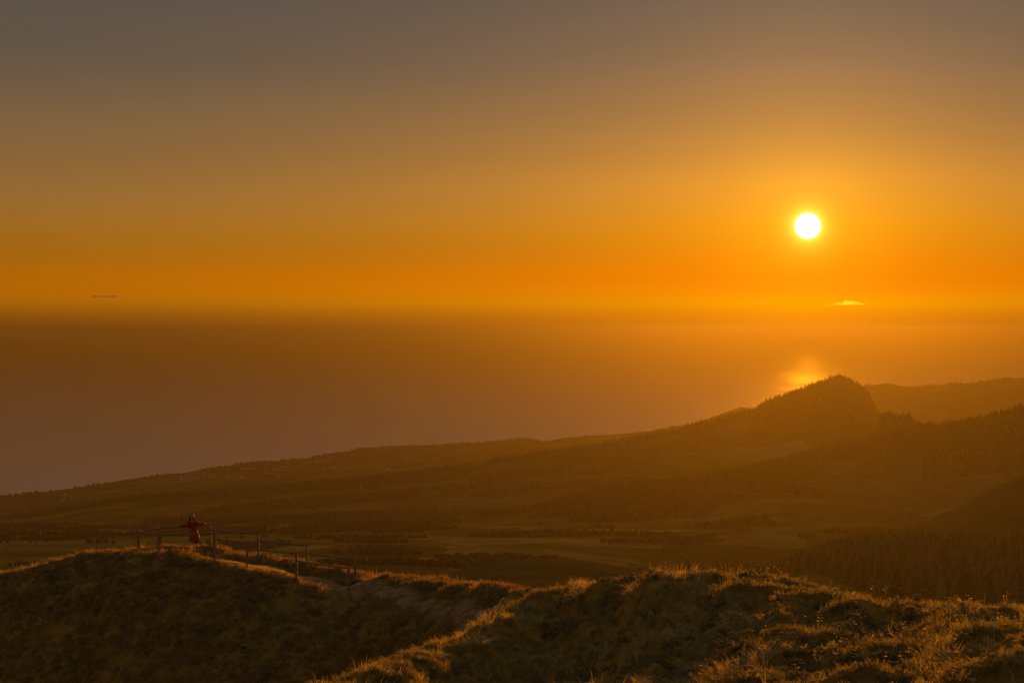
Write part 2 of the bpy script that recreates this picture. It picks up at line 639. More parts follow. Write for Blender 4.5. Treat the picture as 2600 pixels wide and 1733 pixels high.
# ------------------------------------------------------------------ near hill: sheet through surveyed points
FENCE_FAR = [('A', 318, 1219, 1257, 97.0), ('B', 368, 1212, 1253, 98.0), ('C', 483, 1203, 1251, 99.0), ('D', 594, 1225, 1273, 97.0),
             ('E', 706, 1253, 1299, 95.0), ('F', 816, 1284, 1330, 93.0)]
FENCE_NEAR = [('Bn', 364, 1225, 1257, 94.0), ('Cn', 493, 1222, 1277, 92.5), ('Dn', 567, 1245, 1294, 91.5), ('En', 681, 1270, 1314, 90.5), ('Fn', 800, 1305, 1352, 89.5)]
PATH_NEAR = [(470, 1262, 94.6), (500, 1270, 93.3), (560, 1286, 92.1), (620, 1299, 91.4), (690, 1314, 90.6), (797, 1350, 89.4), (862, 1371, 85), (923, 1386, 82), (1010, 1393, 78), (1108, 1405, 73), (1190, 1420, 67)]
PATH_FAR = [(440, 1254, 97.2), (500, 1262, 96.6), (594, 1275, 96.4), (650, 1286, 95.4), (706, 1299, 94.4), (820, 1331, 92.2), (915, 1344, 87.2), (985, 1366, 82.8), (1060, 1381, 78.6), (1139, 1388, 75), (1220, 1400, 69.5)]
CREST_LEFT = [(-900, 1500, 112), (-500, 1420, 108), (-200, 1350, 104), (0, 1309, 102), (50, 1306, 101.5), (100, 1289, 101), (144, 1279, 100.5), (181, 1267, 100), (234, 1266, 100), (284, 1260, 99.5)]
BANK = [(522, 1257, 99.6), (592, 1270, 98.6), (640, 1276, 97.6), (705, 1289, 96.6), (760, 1298, 95.4), (816, 1309, 94.4), (877, 1318, 90.2), (940, 1322, 87.4), (994, 1324, 84.8), (1047, 1330, 82.2), (1124, 1338, 78.4), (1185, 1343, 73.5)]
CREST_RIGHT = [(1247, 1346, 68), (1308, 1339, 64.5), (1354, 1327, 62), (1431, 1322, 60), (1470, 1312, 58.5), (1524, 1305, 57), (1590, 1305, 57), (1650, 1308, 58.5), (1716, 1311, 60), (1793, 1314, 60), (1830, 1328, 58.5),
               (1889, 1340, 56), (1947, 1355, 53.5), (2043, 1370, 50.5), (2177, 1378, 48), (2352, 1383, 46), (2700, 1392, 43), (3100, 1400, 40)]
RIM = [(600, 1610, 43.5), (724, 1565, 46), (785, 1547, 47.2), (825, 1532, 48.2), (862, 1522, 49.5), (899, 1501, 51), (939, 1490, 52.5), (979, 1474, 54), (1031, 1464, 56), (1062, 1449, 57.5), (1093, 1430, 59.3), (1114, 1410, 61),
       (1154, 1388, 63), (1179, 1370, 65), (1216, 1358, 66.5)]
ctrl = []


def cp(u, y, d, dz=0.0):
    p = P(u, y, d)
    ctrl.append((p[0], p[1], p[2] + dz))
    return p


for _, u, yt, yb, d in FENCE_FAR + FENCE_NEAR:
    cp(u, yb, d)
for u, y, d in PATH_NEAR + PATH_FAR:
    cp(u, y, d)
cp(455, 1255, 97.3)
cp(400, 1255, 96)
for k, (u, y, d) in enumerate(CREST_LEFT):
    p = cp(u, y, d)
    ctrl.append((p[0] * 1.05, d + 6, p[2] - 2.2))
    ctrl.append((p[0] * 1.12, d + 18, p[2] - 9))
for k, (u, y, d) in enumerate(BANK):
    p = cp(u, y, d)
    if k % 2 == 0:
        ctrl.append((p[0] + 0.8, d + 6, p[2] - 2.6))
        ctrl.append((p[0] + 2.0, d + 18, p[2] - 10))
for u, d in ((330, 105), (400, 105.5), (470, 106)):
    p = P(u, 1256, d)
    ctrl.append((p[0], d, P(u, 1253, 98)[2] - 2.4))
    ctrl.append((p[0], d + 12, P(u, 1253, 98)[2] - 9))
for k, (u, y, d) in enumerate(CREST_RIGHT):
    p = cp(u, y, d)
    if k > 0:
        ctrl.append((p[0] * 1.04 + 1.0, d + 5, p[2] - 1.5))
        if k % 2 == 0:
            ctrl.append((p[0] * 1.1 + 3, d + 16, p[2] - 9))
for k, (u, y, d) in enumerate(RIM):
    p = cp(u, y, d)
    if k < 12 and k % 2 == 0:
        ctrl.append((p[0] - 1.8, d + 2.2, p[2] - 1.3))
        ctrl.append((p[0] - 4.0, d + 6, p[2] - 4.2))
# face of the left hill, in its own shade
for q in [(862, 1400, 83.4), (862, 1480, 80.5), (862, 1568, 78), (923, 1418, 80.6), (950, 1470, 78), (1010, 1425, 76.6), (1020, 1480, 74), (1100, 1432, 71.8), (1090, 1480, 69.5),
          (500, 1306, 91), (500, 1400, 87), (500, 1568, 82), (500, 1720, 79), (350, 1300, 92.5), (350, 1420, 88.5), (350, 1568, 84.5), (200, 1305, 97.5), (200, 1400, 93), (200, 1568, 88), (200, 1720, 84),
          (0, 1345, 100), (0, 1450, 95), (0, 1568, 91), (0, 1720, 87), (-250, 1420, 100), (-250, 1568, 95), (-600, 1520, 102), (-900, 1620, 104),
          (690, 1350, 88.6), (700, 1450, 84.5), (700, 1568, 80.5), (700, 1720, 77), (800, 1380, 87), (600, 1325, 90), (600, 1450, 85.5), (420, 1290, 92.3), (950, 1560, 74.5), (850, 1700, 73)]:
    cp(*q)
# bottom of the gully, hidden
for x, d, z in [(-9, 62, -16), (-6, 66, -14.5), (-13, 58, -17), (-20, 55, -19), (-30, 50, -22), (-14, 70, -17), (-25, 66, -20), (-38, 60, -24), (-16, 42, -15), (-25, 35, -17), (-40, 40, -22), (-30, 15, -14), (-14, 25, -9.5)]:
    ctrl.append((x, d, EYE + z))
# shaded face below the rim and the spur
for q in [(900, 1568, 48.8), (1000, 1520, 52.8), (1000, 1620, 49), (1100, 1470, 57), (1100, 1568, 53.2), (1200, 1410, 62.5), (1200, 1480, 59.4), (1200, 1568, 55.5), (1300, 1390, 62), (1300, 1480, 58), (1300, 1568, 54),
          (1400, 1360, 59.3), (1400, 1430, 56.8), (1400, 1500, 53.8), (1400, 1568, 50.8), (1500, 1340, 56.3), (1500, 1400, 54.8), (1460, 1480, 52), (1480, 1440, 53.4), (1200, 1680, 51), (1350, 1680, 47),
          (1563, 1384, 53.4), (1545, 1415, 51.5), (1532, 1437, 50), (1513, 1460, 48.3), (1500, 1495, 46.4), (1486, 1529, 44.4), (1455, 1563, 42.6), (1430, 1600, 41),
          (1600, 1400, 53.2), (1595, 1440, 51.6), (1570, 1490, 48.8), (1640, 1445, 50.5), (1640, 1480, 48.4), (1545, 1540, 45), (1530, 1590, 42.5),
          (1650, 1350, 55.5), (1700, 1400, 51.5), (1750, 1350, 57), (1700, 1470, 47), (1680, 1530, 42.3), (1650, 1568, 40), (1800, 1400, 49.5), (1800, 1480, 43.8), (1800, 1568, 37), (1900, 1400, 49), (1900, 1480, 42.2),
          (2000, 1420, 46.2), (2000, 1500, 40), (2000, 1568, 35.3), (2150, 1430, 43), (2150, 1500, 38.2), (2300, 1430, 41.3), (2300, 1500, 36.8), (2300, 1568, 33), (2700, 1500, 34.5),
          (1600, 1720, 33.5), (1900, 1720, 29.5), (2300, 1720, 27), (2700, 1720, 25.5), (1300, 1720, 38)]:
    cp(*q)
for x, d, z in [(0, 0, -1.75), (-4, -4, -1.6), (5, -4, -1.5), (0, -12, -1.2), (0, 6, -2.6), (6, 8, -2.8), (-6, 8, -3.6), (3, 16, -4.6), (12, 14, -4.2), (-4, 17, -5.6), (-9, 14, -6), (30, 10, -3), (-20, -8, -6), (30, -10, -1.5), (42, 30, -6), (-4, 28, -8), (2, 30, -7), (45, 60, -14), (-50, 0, -16)]:
    ctrl.append((x, d, EYE + z))
ctrl = np.array(ctrl)


def tps_fit(pts, lam):
    n = len(pts)
    r2 = ((pts[:, None, :2] - pts[None, :, :2]) ** 2).sum(-1)
    K = 0.5 * r2 * np.log(r2 + 1e-9) + lam * np.eye(n)
    Pm = np.concatenate([np.ones((n, 1)), pts[:, :2]], 1)
    A = np.zeros((n + 3, n + 3))
    A[:n, :n] = K
    A[:n, n:] = Pm
    A[n:, :n] = Pm.T
    return np.linalg.solve(A, np.concatenate([pts[:, 2] - EYE, np.zeros(3)]))


tps_w = tps_fit(ctrl, 0.35)


def tps_eval(x, y):
    out = np.empty(len(x))
    n = len(ctrl)
    for s in range(0, len(x), 20000):
        xs, ys = x[s:s + 20000], y[s:s + 20000]
        r2 = (xs[:, None] - ctrl[None, :, 0]) ** 2 + (ys[:, None] - ctrl[None, :, 1]) ** 2
        out[s:s + 20000] = (0.5 * r2 * np.log(r2 + 1e-9)) @ tps_w[:n] + tps_w[n] + tps_w[n + 1] * xs + tps_w[n + 2] * ys
    return out + EYE


STEP = 0.25
GX = np.arange(-50, 46.01, STEP)
GY = np.arange(-14, 122.01, STEP)
gx, gy = np.meshgrid(GX, GY)
G = tps_eval(gx.ravel(), gy.ravel()).reshape(gx.shape)

# path centre line and half width
pn = np.array([P(*q) for q in PATH_NEAR])
pf = np.array([P(*q) for q in PATH_FAR])


_pm = (pn + pf) / 2
PAIR = np.concatenate([[0], np.cumsum(np.linalg.norm(np.diff(_pm[:, :2], axis=0), axis=1))])


def resample(a, n):
    s = PAIR
    t = np.linspace(0, s[-1], n)
    return np.stack([np.interp(t, s, a[:, k]) for k in range(3)], -1)


def smooth_line(a, it=6):
    a = a.copy()
    for _ in range(it):
        a[1:-1] = 0.25 * a[:-2] + 0.5 * a[1:-1] + 0.25 * a[2:]
    return a


NP_ = 150
pn = smooth_line(resample(pn, NP_))
pf = smooth_line(resample(pf, NP_))
pc = (pn + pf) / 2
phw = np.linalg.norm(pn[:, :2] - pf[:, :2], axis=1) / 2 * np.interp(np.arange(NP_), [0, 70, 100, 150], [0.85, 0.85, 0.97, 0.92])


def path_dist(x, y):
    """signed distance to the trodden path edge (negative on the path)"""
    x = np.asarray(x, float).ravel()
    y = np.asarray(y, float).ravel()
    out = np.empty(len(x))
    for s in range(0, len(x), 20000):
        d = np.hypot(x[s:s + 20000, None] - pc[None, :, 0], y[s:s + 20000, None] - pc[None, :, 1])
        k = d.argmin(1)
        out[s:s + 20000] = d[np.arange(len(k)), k] - phw[k]
    return out


near_path = np.full(G.size, 9.0)
sel = (gx.ravel() > -22) & (gx.ravel() < 6) & (gy.ravel() > 60) & (gy.ravel() < 104)
near_path[sel] = path_dist(gx.ravel()[sel], gy.ravel()[sel])
PD = near_path.reshape(G.shape)
off = np.clip((PD + 0.1) / 0.9, 0, 1)
# tussocks: many rounded mounds
bump = np.zeros_like(G)


def mound(x, y, rad, h, ell=1.0, ang=0.0):
    i0, i1 = np.searchsorted(GX, [x - 2.6 * rad * max(1, ell), x + 2.6 * rad * max(1, ell)])
    j0, j1 = np.searchsorted(GY, [y - 2.6 * rad * max(1, ell), y + 2.6 * rad * max(1, ell)])
    if i1 <= i0 or j1 <= j0:
        return
    sx, sy = gx[j0:j1, i0:i1] - x, gy[j0:j1, i0:i1] - y
    a = (sx * math.cos(ang) + sy * math.sin(ang)) / ell
    b = -sx * math.sin(ang) + sy * math.cos(ang)
    rr = (a * a + b * b) / rad ** 2
    bump[j0:j1, i0:i1] = np.maximum(bump[j0:j1, i0:i1], h * np.exp(-rr ** 1.9))


rm = np.random.default_rng(5)
for _ in range(900):
    d = rm.uniform(28, 66)
    x = rm.uniform(-12, 20)
    s = rm.uniform(0.35, 1.15)
    mound(x, d, s, s * rm.uniform(0.18, 0.5), rm.uniform(1, 1.9), rm.uniform(-0.5, 0.5))
for _ in range(1400):
    d = rm.uniform(72, 104)
    x = rm.uniform(-34, 2)
    s = rm.uniform(0.35, 1.0)
    mound(x, d, s, s * rm.uniform(0.15, 0.4), rm.uniform(1, 1.6), rm.uniform(-0.6, 0.6))
TUSS = []
for _ in range(90):
    d = rm.uniform(31, 57)
    u = rm.uniform(1570, 2420)
    s = rm.uniform(0.45, 1.0)
    x = (u - CX) / F * d
    mound(x, d, s, s * rm.uniform(0.55, 0.9), rm.uniform(1.2, 2.0), rm.uniform(-0.5, 0.5))
    TUSS.append((x, d, s))
for u, y, d, s, h in [(1988, 1362, 51.5, 0.75, 0.42), (1985, 1395, 49, 0.9, 0.45), (2250, 1470, 38, 1.0, 0.5), (1960, 1450, 44, 1.2, 0.5), (1480, 1330, 57.5, 1.3, 0.35), (2120, 1500, 38.5, 1.5, 0.4),
                      (1800, 1420, 48, 0.9, 0.45), (1840, 1480, 43.5, 1.1, 0.5), (2200, 1520, 36, 1.3, 0.42), (1720, 1420, 50, 1.0, 0.4), (1530, 1318, 56.2, 0.9, 0.4), (1580, 1318, 56.5, 0.8, 0.38)]:
    p = P(u, y, d)
    mound(p[0], p[1], s, h, 1.5, 0.2)
G = G + off * (bump - 0.07 + 0.10 * fbm(gx / 2.2, gy / 2.2, 4, 51)) - 0.05 * (1 - off)
G = G + 0.03 * (1 - off) * fbm(gx / 0.8, gy / 0.8, 3, 61)
# settle the lumpy ground so that its crests keep the surveyed sky lines
def settle(line, zone, reach, allow):
    global G
    us = np.arange(line[0][0], line[-1][0], 8.0)
    la = np.array(line, float)
    yt, dc = np.interp(us, la[:, 0], la[:, 1]), np.interp(us, la[:, 0], la[:, 2])
    dz = np.empty(len(us))
    for k, u in enumerate(us):
        d = np.arange(dc[k] - reach[0], dc[k] + reach[1], 0.2)
        x = (u - CX) / F * d
        top = (near_h(x, d) + allow - EYE) / d
        j = top.argmax()
        dz[k] = (top[j] - (HZ - yt[k]) / F) * d[j]
    ker = np.ones(9) / 9
    dz = np.convolve(np.pad(dz, 4, mode='edge'), ker, mode='valid')
    gu = CX + F * gx / np.maximum(gy, 1.0)
    cor = np.interp(gu, us, dz)
    dcr = np.interp(gu, us, dc)
    w = np.clip((gu - us[0] + 60) / 60, 0, 1) * np.clip((us[-1] + 60 - gu) / 60, 0, 1)
    w = w * np.clip((gy - (dcr - zone[0])) / 4, 0, 1) * np.clip(((dcr + zone[1]) - gy) / 3, 0, 1)
    G = G - cor * w


def near_h(x, y):
    x = np.asarray(x, float)
    y = np.asarray(y, float)
    a = np.clip((x - GX[0]) / STEP, 0, len(GX) - 1.001)
    b = np.clip((y - GY[0]) / STEP, 0, len(GY) - 1.001)
    i, j = np.floor(a).astype(int), np.floor(b).astype(int)
    fa, fb = a - i, b - j
    return (G[j, i] * (1 - fa) + G[j, i + 1] * fa) * (1 - fb) + (G[j + 1, i] * (1 - fa) + G[j + 1, i + 1] * fa) * fb


for _ in range(2):
    settle(RIM + CREST_RIGHT, (40, 9), (14, 4), 0.14)
    settle(CREST_LEFT + [(318, 1257, 97), (368, 1253, 97.5), (420, 1252, 98), (483, 1251, 99)] + BANK, (26, 14), (5, 5), 0.14)
# the sheet's outer edge dives under the far land
edge = np.clip((gy - 112) / 10, 0, 1) ** 2 * 25
G = G - edge


def near_h(x, y):
    x = np.asarray(x, float)
    y = np.asarray(y, float)
    a = np.clip((x - GX[0]) / STEP, 0, len(GX) - 1.001)
    b = np.clip((y - GY[0]) / STEP, 0, len(GY) - 1.001)
    i, j = np.floor(a).astype(int), np.floor(b).astype(int)
    fa, fb = a - i, b - j
    return (G[j, i] * (1 - fa) + G[j, i + 1] * fa) * (1 - fb) + (G[j + 1, i] * (1 - fa) + G[j + 1, i + 1] * fa) * fb


def turf_mat():
    m, nt = new_mat('turf_soil')
    N, L = nt.nodes, nt.links
    out = N.new('ShaderNodeOutputMaterial')
    b = N.new('ShaderNodeBsdfPrincipled')
    b.inputs['Roughness'].default_value = 0.95
    b.inputs['Specular IOR Level'].default_value = 0.0
    L.new(b.outputs[0], out.inputs[0])
    tc = N.new('ShaderNodeTexCoord')
    n1 = N.new('ShaderNodeTexNoise')
    n1.inputs['Scale'].default_value = 0.7
    n1.inputs['Detail'].default_value = 10
    n1.inputs['Roughness'].default_value = 0.65
    L.new(tc.outputs['Object'], n1.inputs['Vector'])
    r = N.new('ShaderNodeValToRGB')
    e = r.color_ramp.elements
    cols = [(0.3, (0.15, 0.085, 0.018)), (0.45, (0.20, 0.12, 0.022)), (0.6, (0.25, 0.155, 0.028)), (0.75, (0.32, 0.19, 0.04))]
    while len(e) < len(cols):
        e.new(0.5)
    for el, (p, c) in zip(e, cols):
        el.position = p
        el.color = list(c) + [1]
    L.new(n1.outputs['Fac'], r.inputs[0])
    L.new(r.outputs[0], b.inputs['Base Color'])
    n2 = N.new('ShaderNodeTexNoise')
    n2.inputs['Scale'].default_value = 6
    n2.inputs['Detail'].default_value = 8
    L.new(tc.outputs['Object'], n2.inputs['Vector'])
    bp = N.new('ShaderNodeBump')
    bp.inputs['Strength'].default_value = 0.8
    bp.inputs['Distance'].default_value = 0.12
    L.new(n2.outputs['Fac'], bp.inputs['Height'])
    L.new(bp.outputs[0], b.inputs['Normal'])
    return m


gi = np.arange(G.size).reshape(G.shape)
gf = np.stack([gi[:-1, :-1], gi[:-1, 1:], gi[1:, 1:], gi[1:, :-1]], -1).reshape(-1, 4)
ground = link('ground', mesh_np('ground', np.stack([gx, gy, G], -1).reshape(-1, 3), gf), turf_mat())
tag(ground, 'rough grassy crater rim with hummocks and a shaded gully', 'ground', kind='structure')

# ------------------------------------------------------------------ path with log steps
NA = 14
pv, pfaces = [], []
for k in range(NP_):
    for j in range(NA):
        t = 0.5 + (j / (NA - 1) - 0.5) * 1.1 * phw[k] / max(0.05, float(np.linalg.norm(pn[k, :2] - pf[k, :2])) / 2)
        q = pn[k] * (1 - t) + pf[k] * t
        wob = 0.12 * math.sin(k * 0.9 + j) * (1 if j in (0, NA - 1) else 0)
        pv.append((q[0] + wob, q[1] + wob, 0))
pv = np.array(pv)
pv[:, 2] = near_h(pv[:, 0], pv[:, 1]) + 0.03
pj = np.arange(NP_ * NA) % NA
pv[(pj == 0) | (pj == NA - 1), 2] -= 0.07
pi_ = np.arange(NP_ * NA).reshape(NP_, NA)
pfaces = np.stack([pi_[:-1, :-1], pi_[1:, :-1], pi_[1:, 1:], pi_[:-1, 1:]], -1).reshape(-1, 4)
dirt = plain_mat('trodden_earth', (0.235, 0.138, 0.046), 0.9, 0.45, 2.2, 0.35, spec=0.05)
path = link('path', mesh_np('path', pv, pfaces), dirt)
tag(path, 'trodden earth path running from the saddle up to the viewpoint', 'path', kind='structure')


def box_mesh(name, sx, sy, sz, bev=0.01):
    bm = bmesh.new()
    bmesh.ops.create_cube(bm, size=1.0)
    bmesh.ops.scale(bm, vec=(sx, sy, sz), verts=bm.verts)
    if bev:
        bmesh.ops.bevel(bm, geom=bm.edges[:], offset=bev, segments=1, affect='EDGES')
    me = bpy.data.meshes.new(name)
    bm.to_mesh(me)
    bm.free()
    return me


def tube_np(pts, radii, sides=8, cap=True):
    """swept tube: returns verts, quad/tri faces (tris as degenerate-free lists)"""
    pts = [Vector(p) for p in pts]
    V, Fc = [], []
    n = len(pts)
    ref = Vector((0.31, 0.2, 0.93))
    for i, p in enumerate(pts):
        t = (pts[min(i + 1, n - 1)] - pts[max(i - 1, 0)]).normalized()
        a = t.cross(ref)
        if a.length < 0.05:
            a = t.cross(Vector((1, 0, 0)))
        a.normalize()
        b = t.cross(a)
        for s in range(sides):
            th = 2 * math.pi * s / sides
            V.append(tuple(p + (a * math.cos(th) + b * math.sin(th)) * radii[i]))
    for i in range(n - 1):
        for s in range(sides):
            s2 = (s + 1) % sides
            Fc.append((i * sides + s, i * sides + s2, (i + 1) * sides + s2, (i + 1) * sides + s))
    if cap:
        Fc.append(tuple(range(sides))[::-1])
        Fc.append(tuple((n - 1) * sides + s for s in range(sides)))
    return V, Fc


def pymesh(name, V, Fc, smooth=True):
    me = bpy.data.meshes.new(name)
    me.from_pydata([tuple(v) for v in V], [], Fc)
    if smooth:
        me.polygons.foreach_set('use_smooth', [True] * len(me.polygons))
    me.update()
    return me


wood_old = plain_mat('weathered_timber', (0.25, 0.17, 0.085), 0.8, 0.4, 14.0, 0.4, spec=0.1)
for k in (104, 110, 116, 121, 126, 131):
    a = pn[k] * 0.86 + pf[k] * 0.14
    b = pn[k + 4] * 0.2 + pf[k + 4] * 0.8
    za = float(near_h([a[0]], [a[1]])[0])
    zb = float(near_h([b[0]], [b[1]])[0])
    mpt = (a + b) / 2
    zm = float(near_h([mpt[0]], [mpt[1]])[0])
    V, Fc = tube_np([(a[0], a[1], za + 0.02), (mpt[0] + 0.05, mpt[1], zm + 0.06), (b[0], b[1], zb + 0.02)], [0.07, 0.08, 0.065], 8)
    link('log_step', pymesh('log_step', V, Fc), wood_old, path)

# ------------------------------------------------------------------ railing
fence_origin = P(483, 1251, 99.0)
fence = empty('wooden_railing', tuple(fence_origin))
tag(fence, 'weathered timber post and rail barrier looping round the viewpoint and down the path', 'railing')
posts = {}
all_posts = FENCE_FAR + FENCE_NEAR


def add_post(name, u, yt, yb, d):
    top = P(u, yt, d)
    x, y = top[0], top[1]
    zb = float(near_h([x], [y])[0]) - 0.25
    h = top[2] - zb
    # square post with chamfered, slightly slanted head
    s = 0.048
    V, Fc = [], []
    lean = random.uniform(-0.012, 0.012)
    prof = [(0, s), (h * 0.5, s * 0.98), (h - 0.05, s * 0.97), (h - 0.015, s * 0.93), (h, s * 0.72)]
    for z, w in prof:
        for sx, sy in ((-1, -1), (1, -1), (1, 1), (-1, 1)):
            ch = w * 0.25
            if sx * sy > 0:
                V += [(sx * w + lean * z, sy * (w - ch), z), (sx * (w - ch) + lean * z, sy * w, z)]
            else:
                V += [(sx * (w - ch) + lean * z, sy * w, z), (sx * w + lean * z, sy * (w - ch), z)]
    ring = 8
    # order every ring by angle
    for i in range(len(prof)):
        seg = V[i * ring:(i + 1) * ring]
        seg.sort(key=lambda v: math.atan2(v[1], v[0] - lean * v[2]))
        V[i * ring:(i + 1) * ring] = seg
    for i in range(len(prof) - 1):
        for k in range(ring):
            k2 = (k + 1) % ring
            Fc.append((i * ring + k, i * ring + k2, (i + 1) * ring + k2, (i + 1) * ring + k))
    Fc.append(tuple((len(prof) - 1) * ring + k for k in range(ring)))
    o = link('post', pymesh('post', V, Fc, False), wood_old, fence)
    o.location = Vector((x, y, zb)) - Vector(fence_origin)
    o.rotation_euler = (0, 0, random.uniform(-0.3, 0.3))
    posts[name] = (x, y, top[2], u, d)


for q in all_posts:
    add_post(*q)


def add_rail(p0, p1, r=0.040, sag=0.02):
    p0, p1 = Vector(p0) - Vector(fence_origin), Vector(p1) - Vector(fence_origin)
    mid = (p0 + p1) / 2 - Vector((0, 0, sag))
    q1 = p0 * 0.7 + p1 * 0.3 - Vector((0, 0, sag * 0.8)) + Vector((0, 0.01, 0))
    q2 = p0 * 0.3 + p1 * 0.7 - Vector((0, 0, sag * 0.8)) - Vector((0, 0.008, 0))
    V, Fc = tube_np([p0, q1, mid, q2, p1], [r, r * 1.05, r * 0.97, r * 1.03, r * 0.95], 10)
    link('rail', pymesh('rail', V, Fc), wood_old, fence)


def at(u, y, d):
    return tuple(P(u, y, d))


def rail_px(n0, y0, n1, y1, e0=0.0, e1=0.0):
    """rail between two posts, its ends at picture heights y0, y1, sitting in front of far posts"""
    x0, yy0, _, u0, d0 = posts[n0]
    x1, yy1, _, u1, d1 = posts[n1]
    a, b = np.array(at(u0, y0, d0)), np.array(at(u1, y1, d1))
    dv = (b - a) / np.linalg.norm(b - a)
    add_rail(a - dv * e0, b + dv * e1)


rail_px('A', 1219.5, 'B', 1212, 0.06, 0.0)
rail_px('B', 1212, 'C', 1202.5, 0.0, 0.10)
rail_px('A', 1220, 'Bn', 1226.5, 0.06, 0.0)
rail_px('Bn', 1226.5, 'Cn', 1223.5, 0.0, 0.10)
for (a, ya), (b, yb) in (((('C', 1216)), ('D', 1224.5)), (('D', 1240), ('E', 1252.5)), (('E', 1270), ('F', 1283.5)),
                         (('Cn', 1237), ('Dn', 1245)), (('Dn', 1258), ('En', 1270)), (('En', 1287), ('Fn', 1304))):
    rail_px(a, ya, b, yb, 0.05, 0.08)

# lone stake in the bank beside the path
sp_ = P(1118, 1340, 76.3)
sz_ = float(near_h([sp_[0]], [sp_[1]])[0])
V, Fc = tube_np([(0, 0, -0.2), (0.01, 0, 0.3), (0.02, 0.01, 0.66), (0.02, 0.01, 0.74)], [0.055, 0.055, 0.05, 0.03], 8)
stake = link('wooden_stake', pymesh('wooden_stake', V, Fc), wood_old)
stake.location = (sp_[0], sp_[1], sz_)
tag(stake, 'short weathered wooden stake standing alone in the grassy bank beside the path', 'stake')


# ------------------------------------------------------------------ person in a red dress
def skin_mesh(joints, bones, root=0, levels=2):
    """joints: {name:(co, radius)}; bones: list of (a,b). Surface grown round the bones."""
    names = list(joints)
    idx = {n: i for i, n in enumerate(names)}
    me = bpy.data.meshes.new('skin_tmp')
    me.from_pydata([joints[n][0] for n in names], [(idx[a], idx[b]) for a, b in bones], [])
    o = bpy.data.objects.new('skin_tmp', me)
    C.objects.link(o)
    md = o.modifiers.new('s', 'SKIN')
    for i, n in enumerate(names):
        r = joints[n][1]
        me.skin_vertices[0].data[i].radius = (r, r) if np.isscalar(r) else r
        me.skin_vertices[0].data[i].use_root = (n == root)
    sb = o.modifiers.new('d', 'SUBSURF')
    sb.levels = levels
    sb.render_levels = levels
    dg = bpy.context.evaluated_depsgraph_get()
    dg.update()
    out = bpy.data.meshes.new_from_object(o.evaluated_get(dg))
    bpy.data.objects.remove(o)
    bpy.data.meshes.remove(me)
    return out


def loft(rings, close=True, cap0=True, cap1=True):
    n = len(rings[0])
    V = [tuple(p) for r in rings for p in r]
    Fc = []
    for i in range(len(rings) - 1):
        for k in range(n if close else n - 1):
            k2 = (k + 1) % n
            Fc.append((i * n + k, i * n + k2, (i + 1) * n + k2, (i + 1) * n + k))
    if cap0:
        Fc.append(tuple(range(n))[::-1])
    if cap1:
        Fc.append(tuple((len(rings) - 1) * n + k for k in range(n)))
    return V, Fc


